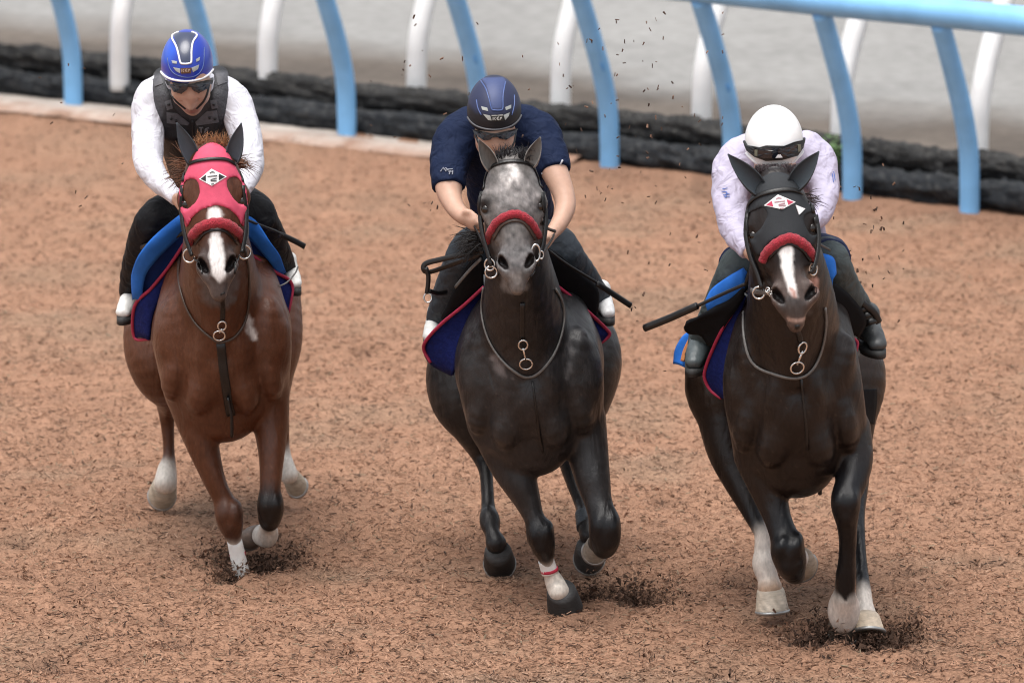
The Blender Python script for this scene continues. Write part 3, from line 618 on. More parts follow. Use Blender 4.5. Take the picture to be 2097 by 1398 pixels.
        if 'dapple' in s.c:
            dn = vnoise(V[:, 0] * 40 + V[:, 1] * 13, V[:, 2] * 40 + V[:, 1] * 17, 91, 4, 1.1); hv = np.clip((V[:, 2] - 1.0) / .5, 0, 1); lum = C.mean(1, keepdims=True); C = C * (1 + (dn[:, None] - .5) * (1.1 + hv[:, None]) * s.c['dapple'])
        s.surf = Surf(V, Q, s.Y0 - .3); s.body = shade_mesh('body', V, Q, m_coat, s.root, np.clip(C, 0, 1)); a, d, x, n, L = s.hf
        for q in (-1, 1):
            c = s.T((q * .186, .372, -.132), 0); mb = MB(); pts = []; r = .043 * L; st = 10
            for i in range(st + 1):
                for k in range(16): th, ph = math.pi * i / st, 2 * math.pi * k / 16; pts.append(c + A(math.sin(th) * math.cos(ph), math.sin(th) * math.sin(ph), math.cos(th)) * r)
            mb.add(pts, [(i * 16 + k, (i + 1) * 16 + k, (i + 1) * 16 + (k + 1) % 16, i * 16 + (k + 1) % 16) for i in range(st) for k in range(16)]); mb.build('eye', m_eye, s.root)
        return s
    def hood(s, polys, holes, mat, col, name='hood', infl=.006, back=-.42):
        f = s.f; a, d, x, n, L = s.hf; lo = np.minimum(a, a + d * L) - .35; hi = np.maximum(a, a + d * L) + .35; sl = f.sl(lo, hi); Xg, Yg, Zg = np.meshgrid(*[f.ax[i][sl[i]] for i in range(3)], indexing='ij')
        Pn = np.stack([Xg, Yg, Zg], -1).reshape(-1, 3); px, py = proj(Pn); D = (f.F[sl].reshape(-1) - infl); nr_ = np.nonzero(D < .03)[0]; reg = np.full(len(D), .03); rq = poly_dist(px[nr_], py[nr_], polys) * mpp(a)
        for hpoly in holes: rq = np.maximum(rq, -poly_dist(px[nr_], py[nr_], smooth_poly(hpoly)) * mpp(a))
        reg[nr_] = rq
        bk = -((Pn - a) @ n - back * L); D = np.maximum(np.maximum(D, reg), bk).reshape(Xg.shape); V, Q = surface_nets(D.astype(np.float32), np.array([f.ax[i][sl[i].start] for i in range(3)]), f.h)
        o = shade_mesh(name, V, Q, mat, s.root, np.tile(np.array(col), (len(V), 1))); return o, Surf(V, Q, s.Y0 - .4)
    def strap(s, mb, pts, width, th=.004, off=.003, surf=None, m=4, closed=False):
        Pq, N = (surf or s.surf).line(pts, off, m); mb.ribbon(Pq, N, width, th, closed)

# ---- the chestnut on the left
CH = dict(body=(.086, .031, .015), head=(.085, .031, .016), dark=(.018, .008, .006), leg=(.060, .026, .016), knee=(.006, .004, .0035), muzzle=(.058, .040, .035), white=(.66, .62, .56), neck=(.074, .026, .012))
h1 = Horse('one', (490, 1180), 'chestnut racehorse with pink hood and white blaze, galloping on the left', CH)
h1.add([(453, 738, -.10, 70, 76), (453, 712, .02, 104, 122), (454, 684, .22, 142, 158), (452, 668, .5, 134, 172), (446, 645, .85, 112, 160), (438, 605, 1.15, 118, 130), (436, 580, 1.42, 88, 90)], .05)
h1.add([(400, 560, .25, 58), (368, 680, .0, 54), (385, 790, .08, 52)], .05); h1.add([(505, 565, .25, 58), (540, 680, .0, 56), (540, 790, .08, 52)], .05)
h1.muscles(455, 800, 96, 78, 0.0, ((447, 610, -.26), (452, 700, -.20)))
h1.add([(392, 815, .08, 50), (404, 868, .03, 41), (421, 930, .0, 30.5), (440, 985, -.02, 23), (456, 1020, -.02, 21.5), (468, 1050, -.03, 27.5), (472, 1070, -.02, 26), (477, 1092, -.01, 19, None, 'leg'), (481, 1110, 0, 13.5, None, 'white'), (488, 1145, .01, 12.5, None, 'white'), (496, 1182, .02, 16, None, 'white')], .017)
h1.add([(545, 810, .08, 48), (554, 868, .04, 37), (556, 930, -.02, 27), (554, 985, -.06, 22.5), (553, 1015, -.08, 23, None, 'knee'), (554, 1042, -.08, 27, None, 'knee'), (552, 1062, -.05, 23, None, 'knee'), (551, 1066, .03, 17, None, 'knee'), (549, 1075, .12, 16, None, 'white'), (549, 1090, .17, 21, None, 'white'), (547, 1098, .20, 21, None, 'white'), (535, 1095, .25, 20, None, 'white')], .017)
h1.add([(350, 590, 1.2, 80), (316, 690, 1.05, 64), (326, 755, 1.0, 58), (345, 805, 1.1, 34), (342, 845, 1.22, 18), (345, 900, 1.22, 12.5), (346, 935, 1.2, 13), (342, 962, 1.18, 20, None, 'white'), (339, 988, 1.15, 24, None, 'white')], .022)
h1.add([(535, 590, 1.2, 80), (556, 690, 1.05, 64), (552, 755, 1.0, 52), (560, 805, 1.12, 34), (574, 850, 1.24, 19), (580, 900, 1.26, 13), (583, 930, 1.25, 13, None, 'white'), (587, 952, 1.22, 16, None, 'white'), (592, 972, 1.2, 19, None, 'white')], .022)
h1.add([(450, 660, .14, 100, 120, 'neck'), (447, 570, -.08, 80, 120, 'neck'), (440, 480, -.24, 64, 100, 'neck'), (434, 385, -.30, 52, 75, 'neck'), (431, 335, -.29, 44, 58, 'neck')], .06)
h1.head((430, 296), (447, 600), -.40, -.62, 1.0, 0.0)
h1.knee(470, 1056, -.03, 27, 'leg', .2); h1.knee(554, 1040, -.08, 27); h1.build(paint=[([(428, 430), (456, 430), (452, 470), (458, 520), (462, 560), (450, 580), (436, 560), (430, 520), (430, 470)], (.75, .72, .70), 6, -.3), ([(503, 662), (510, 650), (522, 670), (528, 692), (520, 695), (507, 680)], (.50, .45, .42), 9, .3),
    ([(410, 545), (430, 575), (465, 575), (487, 545), (480, 620), (420, 620)], (.10, .085, .082), 16, -.3)])
D = lambda h, a, b: h.p(*b) - h.p(*a)
hoof(h1.root, h1.p(498, 1190, .02), A(.1, 0, -1), A(0, -1, -.3), .055, (.55, .50, .42), True)
hoof(h1.root, h1.p(530, 1092, .27), D(h1, (540, 1095, .25), (512, 1076, .36)), A(0, .2, -1), .05, (.20, .15, .12), True, .07)
hoof(h1.root, h1.p(337, 992, 1.17), A(-.15, .85, -.4), A(-.1, -.4, -1), .054, (.42, .36, .28), True, .07, 1.15)
hoof(h1.root, h1.p(595, 975, 1.22), A(.35, .8, -.35), A(.2, -.4, -1), .043, (.42, .36, .28), True, .06, 1.12)

# ---- the dark grey in the middle
GR = dict(body=(.0205, .019, .0194), head=(.115, .105, .100), dark=(.005, .005, .006), leg=(.011, .0115, .013), knee=(.005, .005, .006), muzzle=(.13, .123, .123), white=(.62, .56, .49), neck=(.0145, .0132, .0135), dapple=.75, rump=(.018, .0165, .017))
h2 = Horse('two', (1150, 1256), 'dark grey racehorse with pale head and bare ears, galloping in the middle', GR)
h2.add([(1083, 805, -.10, 76, 82), (1083, 778, .02, 112, 130), (1084, 748, .22, 152, 166), (1081, 730, .5, 142, 178), (1077, 705, .85, 116, 164), (1075, 665, 1.15, 122, 135), (1075, 638, 1.42, 90, 92)], .05)
h2.add([(1030, 640, .25, 58), (996, 755, .0, 58), (1010, 860, .08, 55)], .05); h2.add([(1140, 640, .25, 58), (1176, 755, .0, 58), (1180, 850, .08, 56)], .05)
h2.muscles(1086, 868, 100, 80, 0.0, ((1066, 610, -.27), (1076, 740, -.20)))
h2.add([(1028, 890, .08, 56), (1046, 945, .04, 46), (1063, 985, .0, 37), (1079, 1022, -.02, 28), (1093, 1058, -.04, 21.5), (1104, 1085, -.05, 26.5, None, 'knee'), (1111, 1110, -.05, 26.5, None, 'knee'), (1117, 1136, -.03, 18, None, 'knee'), (1121, 1153, -.02, 14, None, 'white'), (1127, 1172, -.01, 15, None, 'white'), (1136, 1192, .0, 20, None, 'white'), (1145, 1212, -.02, 22, None, 'white')], .017)
h2.add([(1190, 865, .08, 52), (1203, 925, .03, 43), (1214, 980, -.03, 36), (1226, 1030, -.08, 28.5), (1238, 1070, -.12, 31, None, 'knee'), (1239, 1098, -.12, 32.5, None, 'knee'), (1237, 1115, -.08, 26, None, 'knee'), (1232, 1112, .02, 18, None, 'dark'), (1224, 1112, .13, 16, None, 'dark'), (1220, 1110, .2, 17, None, 'dark')], .017)
h2.add([(1150, 650, 1.2, 85, None, 'rump'), (1199, 728, 1.05, 74, None, 'rump'), (1196, 800, 1.0, 62), (1175, 880, 1.0, 44), (1165, 935, 1.0, 24), (1172, 980, .92, 16), (1188, 1028, .82, 13), (1196, 1055, .74, 14), (1203, 1078, .68, 20), (1206, 1098, .64, 19)], .022)
h2.add([(1000, 650, 1.2, 85, None, 'rump'), (950, 748, 1.05, 75, None, 'rump'), (948, 812, .98, 68), (966, 872, .95, 42), (982, 920, .98, 24), (994, 960, .92, 15), (998, 1005, .82, 13.5), (1000, 1042, .74, 15), (1003, 1066, .68, 21.5), (1008, 1090, .63, 15.5), (1016, 1112, .6, 22)], .022)
h2.add([(1075, 722, .14, 104, 122, 'neck'), (1070, 632, -.08, 84, 120, 'neck'), (1062, 545, -.24, 66, 98, 'neck'), (1052, 450, -.31, 54, 75, 'neck'), (1047, 380, -.30, 45, 58, 'neck')], .06)
h2.head((1045, 318), (1060, 586), -.40, -.62, 1.06, 0.0)
PP = [([(986, 408), (1002, 404), (1010, 416), (1004, 430), (990, 430)], (.02, .018, .018), 10, -.3), ([(1090, 408), (1104, 402), (1112, 412), (1108, 428), (1094, 424)], (.02, .018, .018), 10, -.3), ([(1040, 350), (1055, 345), (1066, 365), (1075, 385), (1055, 380), (1040, 400), (1022, 385)], (.62, .58, .56), 16, -.3), ([(1000, 400), (1020, 372), (1085, 372), (1100, 400), (1075, 420), (1030, 425)], (.24, .225, .22), 30, -.3),
      ([(1022, 555), (1045, 560), (1062, 560), (1080, 552), (1080, 590), (1060, 600), (1036, 596)], (.15, .142, .138), 10, -.3), ([(1008, 728), (1016, 730), (1032, 752), (1040, 775), (1028, 770), (1016, 756)], (.11, .10, .10), 14, .3), ([(1168, 690), (1174, 715), (1172, 745), (1160, 775), (1166, 740)], (.07, .066, .066), 12, .3)]
h2.knee(1107, 1098, -.05, 27, 'knee', .3); h2.knee(1239, 1085, -.12, 32); h2.build(paint=PP)
hoof(h2.root, h2.p(1149, 1208, -.01), A(.12, .6, -.78), A(.25, -.8, -.62), .062, (.014, .013, .013), False, .08, 1.2)
hoof(h2.root, h2.p(1222, 1112, .2), D(h2, (1225, 1112, .14), (1212, 1110, .30)), A(0, .2, -1), .045, (.40, .36, .30), True, .06)
hoof(h2.root, h2.p(1207, 1118, .64), A(0, .85, -.4), A(0, -.4, -1), .057, (.035, .035, .036), True, .085, 1.18)
hoof(h2.root, h2.p(1020, 1128, .6), A(.05, .85, -.4), A(.05, -.4, -1), .058, (.016, .015, .015), True, .085, 1.18)

# ---- the dark bay on the right
BY = dict(body=(.0115, .0075, .0062), head=(.013, .009, .008), dark=(.005, .005, .006), leg=(.007, .007, .0085), knee=(.0035, .0035, .0045), muzzle=(.085, .062, .054), white=(.66, .60, .54), tan=(.46, .30, .20), neck=(.0115, .0072, .0055), rump=(.021, .012, .008))
h3 = Horse('three', (1772, 1308), 'dark bay racehorse with black hood and white stockings, galloping on the right', BY)
h3.add([(1627, 832, -.30, 76, 88), (1626, 806, -.18, 108, 138), (1620, 775, .02, 136, 172), (1615, 755, .3, 130, 182), (1610, 728, .65, 112, 168), (1607, 688, .95, 120, 140), (1607, 660, 1.22, 92, 96)], .05)
h3.add([(1570, 650, .05, 58), (1536, 775, -.18, 56), (1552, 900, -.12, 54)], .05); h3.add([(1680, 650, .05, 58), (1708, 775, -.18, 56), (1722, 890, -.12, 56)], .05)
h3.muscles(1630, 905, 98, 90, -.20, ((1618, 680, -.48), (1625, 770, -.41)))
h3.add([(1556, 930, -.10, 54), (1568, 978, -.15, 43), (1580, 1022, -.18, 34), (1594, 1065, -.22, 28, None, 'leg'), (1608, 1105, -.25, 30, None, 'knee'), (1616, 1138, -.27, 35, None, 'knee'), (1622, 1162, -.25, 28, None, 'knee'), (1632, 1176, -.12, 17, None, 'knee'), (1634, 1158, .0, 16, None, 'knee'), (1637, 1145, .10, 18, None, 'white'), (1638, 1140, .16, 18, None, 'white')], .017)
h3.add([(1733, 885, -.10, 52), (1747, 940, -.18, 41), (1743, 985, -.25, 33, None, 'leg'), (1733, 1014, -.3, 30, None, 'leg'), (1732, 1040, -.32, 29, None, 'knee'), (1734, 1068, -.31, 22.5, None, 'knee'), (1736, 1100, -.29, 19, None, 'knee'), (1735, 1140, -.27, 18, None, 'knee'), (1732, 1178, -.25, 21, None, 'knee'), (1730, 1212, -.235, 21, None, 'knee'), (1729, 1222, -.225, 25, None, 'white'), (1728, 1247, -.17, 31, None, 'white'), (1728, 1262, -.10, 29, None, 'white')], .017)
h3.add([(1680, 680, .95, 85, None, 'rump'), (1738, 765, .8, 76, None, 'rump'), (1750, 860, .7, 44), (1754, 930, .66, 29), (1758, 985, .6, 22), (1755, 1045, .46, 17, None, 'leg'), (1759, 1100, .32, 13, None, 'leg'), (1764, 1160, .2, 13, None, 'leg'), (1768, 1200, .1, 15, None, 'leg'), (1769, 1212, .08, 16, None, 'white'), (1771, 1240, .04, 18, None, 'white'), (1772, 1258, .02, 23, None, 'white')], .022)
h3.add([(1540, 680, .95, 85, None, 'rump'), (1480, 775, .8, 78, None, 'rump'), (1480, 850, .72, 54), (1490, 920, .66, 43), (1512, 975, .6, 36), (1534, 1030, .52, 25), (1551, 1075, .45, 16, None, 'leg'), (1560, 1092, .43, 16, None, 'white'), (1563, 1128, .41, 19, None, 'white'), (1564, 1155, .39, 24, None, 'white'), (1573, 1185, .37, 22, None, 'white'), (1577, 1206, .35, 26, None, 'tan')], .022)
h3.add([(1625, 730, -.08, 106, 124, 'neck'), (1621, 630, -.28, 92, 122, 'neck'), (1610, 530, -.44, 74, 100, 'neck'), (1597, 450, -.50, 58, 75, 'neck'), (1591, 400, -.49, 48, 58, 'neck')], .06)
h3.head((1588, 352), (1632, 660), -.60, -.84, 1.0, 0.0, (0, .035))
h3.ellipse(1728, 1250, -.17, 31, 37, .066, .02, 'white'); h3.knee(1613, 1128, -.27, 34, 'knee', .3); h3.knee(1732, 1034, -.32, 29); h3.build(paint=[([(1708, 1150), (1756, 1150), (1752, 1200), (1742, 1216), (1732, 1230), (1722, 1216), (1711, 1200)], (.004, .004, .005), 4, -.1), ([(1600, 505), (1622, 500), (1622, 540), (1626, 575), (1634, 595), (1632, 612), (1622, 605), (1612, 585), (1602, 555), (1598, 525)], (.76, .74, .72), 5, -.4), ([(1618, 590), (1631, 594), (1632, 612), (1625, 612)], SKIN_PINK, 5, -.4),
    ([(1612, 649), (1630, 653), (1650, 649), (1646, 658), (1632, 661), (1616, 658)], (.36, .25, .21), 3, -.4), ([(1662, 572), (1674, 570), (1673, 595), (1666, 604)], SKIN_PINK, 6, -.4), ([(1598, 612), (1645, 612), (1660, 640), (1630, 648), (1602, 640)], (.06, .052, .05), 10, -.4)])
hoof(h3.root, h3.p(1639, 1142, .16), D(h3, (1637, 1145, .1), (1642, 1135, .28)), A(0, .2, -1), .056, (.45, .36, .27), True, .07)
hoof(h3.root, h3.p(1728, 1264, -.08), D(h3, (1728, 1258, -.12), (1728, 1276, .06)), A(0, -.4, -1), .056, (.16, .12, .09), True, .07)
hoof(h3.root, h3.p(1772, 1262, .01), D(h3, (1771, 1250, .02), (1773, 1296, -.03)), A(.12, -1, .15), .060, (.55, .45, .34), True, .078, 1.28)
hoof(h3.root, h3.p(1578, 1208, .35), D(h3, (1577, 1200, .35), (1580, 1246, .34)), A(.05, -1, -.2), .058, (.52, .44, .35), True, .08, 1.22)

# ================================================================== RIDERS
m_skin = material('skin', attr=True, rough=.5, var=.06, scale=40, bump=.08, bscale=150, spec=.35, sss=.15)
m_jersey = material('jersey_cloth', attr=True, rough=.8, var=.05, scale=12, bump=.3, bscale=14, spec=.2, relief=16.0)
m_vest = material('protector_vest', attr=True, rough=.6, var=.2, scale=60, bump=.4, bscale=120)
m_pants = material('breeches', attr=True, rough=.65, var=.12, scale=25, bump=.35, bscale=16, spec=.2, relief=14.0)
m_boot = material('boot_leather', attr=True, rough=.45, var=.2, scale=40, bump=.25, bscale=60)
m_helm = material('helmet_shell', attr=True, rough=.30, var=.04, scale=20, spec=.5, coat=.25)
m_helm_matte = material('helmet_shell_matte', attr=True, rough=.55, var=.06, scale=60, spec=.4)
m_lens = material('dark_lens', (.006, .007, .012), rough=.06, spec=.8)
m_trim_w = material('white_trim', (.82, .82, .84), rough=.45, var=.04)
m_trim_b = material('blue_trim', (.06, .10, .26), rough=.4, var=.05)
m_vent = material('silver_vent', (.42, .44, .42), rough=.4, metal=.3, var=.2)
m_blackplastic = material('black_plastic', (.012, .012, .013), rough=.45)
m_print_b = material('blue_print', (.05, .12, .42), rough=.7); m_print_g = material('grey_print', (.20, .21, .25), rough=.7)
m_panel = material('vest_panel_grey', (.085, .085, .095), rough=.6, var=.2, scale=60)
SKIN = (.50, .315, .235); LIP = (.27, .11, .09); HAIR = (.012, .010, .009)

m_irons = material('dark_stirrup_steel', (.10, .10, .10), rough=.4, metal=.7)
class Rider:
    def __init__(s, h, label, dY=0.0):
        s.h = h; s.Y0 = h.Y0 + dY; s.root = None; s.label = label; s.ch = {}
    def p(s, x, y, Yr): return P(x, y, s.Y0 + Yr)
    def st(s, stops, col=SKIN, dr=1.0):
        out = []
        for q in stops:
            c = s.p(*q[:3]); sc = mpp(c); out.append((c, q[3] * sc, (q[4] if len(q) > 4 and q[4] else q[3] * dr) * sc, q[5] if len(q) > 5 else col))
        return out
    def limb(s, key, stops, k=.03, u=(1, 0, 0)): s.ch[key] = (s.st(stops), k, u)
    def head(s, crown, chin, Yc, Yk, wf=1.0):
        a, b = s.p(*crown, Yc), s.p(*chin, Yk); d = b - a; L = np.linalg.norm(d); d /= L; x = nrm(A(1, 0, 0) - d * d[0]); n = np.cross(x, d); n = n if n[1] < 0 else -n; s.hf = (a, d, x, n, L); s.hd = []
        T = lambda q: a + x * q[0] * L * wf + d * q[1] * L + n * q[2] * L
        def c_(st, k, m=3, u=None): s.hd.append(([(T(q[:3]), q[3] * L * wf, q[4] * L, q[5] if len(q) > 5 else SKIN) for q in st], k, tuple(x if u is None else u), m))
        c_([(0, .28, -.16, .28, .28), (0, .42, -.15, .30, .31), (0, .58, -.13, .27, .27)], .03); c_([(0, .42, .0, .27, .22), (0, .66, .02, .245, .20), (0, .82, .035, .18, .17), (0, .93, .06, .105, .10)], .03)
        c_([(0, .46, .190, .034, .045), (0, .56, .240, .042, .055), (0, .635, .280, .055, .055)], .022); c_([(-.055, .65, .20, .035, .035), (.055, .65, .20, .035, .035)], .02, 1, d)
        c_([(-.11, .76, .165, .024, .03, LIP), (0, .75, .215, .030, .036, LIP), (.11, .76, .165, .024, .03, LIP)], .012, 3, d); c_([(-.09, .80, .165, .026, .032, LIP), (0, .81, .21, .034, .036, LIP), (.09, .80, .165, .026, .032, LIP)], .012, 3, d)
        for q in (-1, 1): c_([(q * .15, .54, .11, .07, .07), (q * .19, .60, .06, .06, .07)], .05, 1); c_([(q * .29, .48, -.14, .03, .05), (q * .30, .58, -.13, .028, .05), (q * .285, .66, -.10, .022, .035)], .015)
        c_([(-.19, .44, .15, .03, .03), (0, .43, .19, .035, .035), (.19, .44, .15, .03, .03)], .05, 3, d)
        for q in (-1, 1): s.hd.append(([(T((q * .11, .49, .19)), .035 * L, .03 * L, SKIN), (T((q * .12, .50, .19)), .035 * L, .03 * L, SKIN)], -.02, tuple(x), 1))
        s.T = T
    def hand(s, wrist, fore, curl, spread, size=1.0):
        """palm, four curled fingers of different lengths, thumb off the side"""
        f, c, sp = nrm(A(*fore)), nrm(A(*curl)), nrm(A(*spread)); w_ = A(*wrist); q = size; out = []
        out.append(([(w_, .026 * q, .022 * q, SKIN), (w_ + f * .035 * q, .036 * q, .022 * q, SKIN), (w_ + f * .075 * q, .042 * q, .020 * q, SKIN)], .015, tuple(sp), 3))
        for i, ln in enumerate((.92, 1.0, .95, .78)):
            b = w_ + f * .078 * q + sp * (.033 - .022 * i) * q; a1 = b + (f * .7 + c * .5) * .036 * ln * q; a2 = a1 + (c * .95 - f * .25) * .030 * ln * q; a3 = a2 + (-f * .85 + c * .15) * .022 * ln * q
            out.append(([(b, .0105 * q, .0105 * q, SKIN), (a1, .0102 * q, .0102 * q, SKIN), (a2, .0092 * q, .0092 * q, SKIN), (a3, .0080 * q, .0080 * q, SKIN)], .004, tuple(sp), 1))
        b = w_ + f * .030 * q + sp * .036 * q; a1 = b + (f * .6 + sp * .55 + c * .35) * .034 * q; a2 = a1 + (f * .75 + c * .6) * .030 * q; out.append(([(b, .014 * q, .013 * q, SKIN), (a1, .0115 * q, .0115 * q, SKIN), (a2, .0092 * q, .0092 * q, SKIN)], .008, tuple(sp), 2))
        s.hands = getattr(s, 'hands', []) + out
    def mesh(s, chs, h=.0076, infl=0.0, wob=0.0, freq=40, seed=0):
        pts = np.concatenate([[q[0] for q in c[0]] for c in chs]); rr = np.concatenate([[max(q[1], q[2]) for q in c[0]] for c in chs])[:, None] + infl
        f = SDF((pts - rr).min(0) - .03, (pts + rr).max(0) + .03, (h, h * 1.2, h))
        for c in chs:
            st, k, u = c[:3]; o = c[4] if len(c) > 4 else {}; f.chain(st, abs(k), u, c[3] if len(c) > 3 else 3, carve=k < 0, inflate=infl if k > 0 else 0, **o)
        if wob: f.wobble(wob, freq, seed)
        V, Q = surface_nets(f.F, f.lo, f.h); return f, V, Q
    def body(s, foot):
        s.root = empty('person', foot, s.label, 'person', 'riders on the galloping horses'); chs = [(*c, 3) for c in s.ch.values()] + s.hd + getattr(s, 'hands', [])
        f, V, Q = s.mesh(chs); C = f.colours(V); px, py = proj(V); s.surf = Surf(V, Q, s.Y0); s.bodyo = shade_mesh('body', V, Q, m_skin, s.root, C)
    def cloth(s, name, keys, mat, col, infl=.008, wob=.0012, freq=42, seed=1, cuts={}, paint=(), h=.0078, subset={}, k=None):
        chs = []
        for q in keys:
            st, kk, u = s.ch[q]; st = st[subset[q][0]:subset[q][1]] if q in subset else st; chs.append((st, k or kk, u, 3, cuts.get(q, {})))
        f, V, Q = s.mesh(chs, h, infl, wob, freq, seed); C = np.tile(np.array(col, float), (len(V), 1)); px, py = proj(V)
        for poly, cc, fe in paint: wv = np.clip(.5 - poly_dist(px, py, poly) / fe, 0, 1)[:, None]; C = C * (1 - wv) + np.array(cc) * wv
        o = shade_mesh(name, V, Q, mat, s.root, C); return o, Surf(V, Q, s.Y0)
    def boot(s, ankle, toe, r, col, sole, heel=None):
        a, t = s.p(*ankle), s.p(*toe); hl = s.p(*heel) if heel else a + A(0, .06, -.09); q = r
        chs = [([(a + A(0, .01, .06), q * .95, q, col), (a, q * .95, q * 1.05, col), (hl + A(0, 0, .045), q * .85, q, col)], .03, (1, 0, 0), 3), ([(hl + A(0, 0, .035), q * .8, q * .75, col), ((hl + t) / 2 + A(0, 0, .03), q * .95, q * .85, col), (t, q * .75, q * .55, col)], .03, (1, 0, 0), 3)]
        f, V, Q = s.mesh(chs, .0075, 0, .0008, 60, 3); px, py = proj(V); o = shade_mesh('boot', V, Q, m_boot, s.root, np.tile(np.array(col), (len(V), 1)))
        mb = MB(); d = nrm(t - hl); sd_ = nrm(np.cross(d, A(0, 0, 1))); lo = A(0, 0, -q * .42); n = 14; V = []
        for z in (0, -.032):
            for i in range(2 * n):
                a_ = math.pi * i / n; rr = q * (.98 if math.cos(a_) > 0 else .82); cc = hl + (t - hl) * (.5 + .5 * math.cos(a_)); V.append(cc + lo + A(0, 0, z) + sd_ * math.sin(a_) * rr + d * math.cos(a_) * q * .75)
        m2 = 2 * n; mb.add(V, [tuple(range(m2)), tuple(range(m2, 2 * m2))[::-1]] + [(i, i + m2, (i + 1) % m2 + m2, (i + 1) % m2) for i in range(m2)]); mb.build('sole', material('boot_sole_' + ('dark' if sole < .2 else 'pale'), (sole, sole, sole), rough=.7), o)
        # stirrup iron round the foot
        st_ = MB(); c = (hl * .55 + t * .45); up = A(0, 0, 1); pts = [c + lo + sd_ * q * 1.12 * math.sin(a_) * (1 if math.cos(a_) > 0 else .9) + up * (q * 1.0 * (1 - math.cos(a_)) - .018) for a_ in np.linspace(0, 2 * math.pi, 26, endpoint=False)]
        st_.tube(pts, .0045, 6, closed=True, up=d); st_.build('stirrup_iron', m_irons, s.root)
        return o
    def helmet(s, c, rx, ry, rdep, Yc, plane, mat, colf, tilt=0.0, name='helmet'):
        """egg-shaped shell cut by the brim plane (three px points with depth)"""
        cc = s.p(*c, Yc); sc = mpp(cc); ax = nrm(A(math.sin(tilt), -.42, .9)); RX, RY = rx * sc, ry * sc
        f = SDF(cc - .24, cc + .24, (.005, .005, .005)); X, Y, Z = np.meshgrid(*f.ax, indexing='ij'); u = A(1, 0, 0); u = nrm(u - ax * np.dot(u, ax)); v = np.cross(ax, u)
        dx, dy, dz = X - cc[0], Y - cc[1], Z - cc[2]; du = dx * u[0] + dy * u[1] + dz * u[2]; dv = dx * v[0] + dy * v[1] + dz * v[2]; dn = dx * ax[0] + dy * ax[1] + dz * ax[2]
        k0 = np.sqrt((du / RX) ** 2 + (dv / rdep) ** 2 + (dn / RY) ** 2); k1 = np.sqrt((du / RX ** 2) ** 2 + (dv / rdep ** 2) ** 2 + (dn / RY ** 2) ** 2); D = k0 * (k0 - 1) / np.maximum(k1, 1e-4)
        q = [s.p(*w_) for w_ in plane]; n = nrm(np.cross(q[1] - q[0], q[2] - q[0])); n = n if n[2] < 0 else -n; pl = (X - q[0][0]) * n[0] + (Y - q[0][1]) * n[1] + (Z - q[0][2]) * n[2]
        D = np.maximum(D, pl); F = D
        V, Q = surface_nets(F.astype(np.float32), f.lo, f.h); px, py = proj(V); C = colf(px, py, V); o = shade_mesh(name, V, Q, mat, s.root, C); return o, Surf(V, Q, s.Y0 + Yc - .1)
def panel_colour(base, items):
    def f(px, py, V):
        C = np.tile(np.array(base, float), (len(px), 1))
        for poly, col, fe in items: wv = np.clip(.5 - poly_dist(px, py, poly) / fe, 0, 1)[:, None]; C = C * (1 - wv) + np.array(col) * wv
        return C
    return f
def piece(surf, parent, name, mat, poly, off=.003, label=None):
    mb = MB(); surf.patch(mb, poly, off); return mb.build(name, mat, parent, smooth=False, label=label)
def cord(surf, parent, name, mat, pts, r, off=.001, seg=6, m=4, closed=False):
    mb = MB(); q, n = surf.line(pts, off, m); mb.tube(q, r, seg, closed=closed); return mb.build(name, mat, parent)
def strokes(surf, parent, name, mat, lines, width, off=.0045):
    """lettering: each stroke a thin bar laid on the surface"""
    mb = MB()
    for ln in lines:
        q, n = surf.line(ln, off, 1); mb.ribbon(q, n, width, .0012)
    return mb.build(name, mat, parent, smooth=False)
def letters(txt, x0, y0, w_, h_, gap, skew=0.0):
    G_ = {'K': [[(0, 0), (0, 1)], [(1, 0), (0, .5), (1, 1)]], 'E': [[(1, 0), (0, 0), (0, 1), (1, 1)], [(0, .5), (.8, .5)]], 'P': [[(0, 1), (0, 0), (1, 0), (1, .5), (0, .5)]], 'T': [[(0, 0), (1, 0)], [(.5, 0), (.5, 1)]], 'F': [[(0, 1), (0, 0), (1, 0)], [(0, .5), (.8, .5)]]}
    out = []
    for i, c in enumerate(txt):
        for ln in G_[c]: out.append([(x0 + i * (w_ + gap) + a * w_, y0 + b * h_ + skew * (i * (w_ + gap) + a * w_)) for a, b in ln])
    return out

# ---------------- rider on the chestnut: white sleeves, grey protector, blue helmet
r1 = Rider(h1, 'person in white sleeves, grey protector vest and bright blue helmet, riding the chestnut horse')
r1.limb('torso', [(440, 440, .88, 72, 58), (432, 370, .74, 72, 58), (402, 270, .48, 72, 58), (391, 205, .35, 78, 48), (390, 178, .32, 52, 40)], .05)
r1.limb('neck', [(390, 200, .33, 30), (390, 160, .24, 27), (388, 140, .20, 27)], .03)
r1.limb('arm', [(330, 186, .36, 30), (309, 205, .34, 33), (303, 255, .28, 30.5), (303, 310, .17, 28), (306, 340, .10, 25), (326, 371, .02, 20), (348, 393, -.05, 14.5), (364, 408, -.10, 12)], .03)
r1.limb('arm2', [(450, 186, .36, 30), (475, 205, .34, 33), (494, 250, .28, 31), (509, 305, .17, 27), (512, 345, .10, 24), (502, 372, .02, 19), (490, 395, -.05, 14), (482, 405, -.08, 12)], .03)
r1.limb('leg', [(405, 435, .80, 56), (352, 440, .50, 44), (318, 450, .28, 34), (298, 490, .34, 31), (282, 540, .46, 27), (270, 585, .56, 21), (267, 612, .60, 17)], .04)
r1.limb('leg2', [(470, 435, .80, 56), (506, 432, .50, 44), (526, 438, .28, 34), (546, 475, .34, 30), (566, 515, .46, 26), (582, 545, .54, 19), (590, 560, .58, 16)], .04)
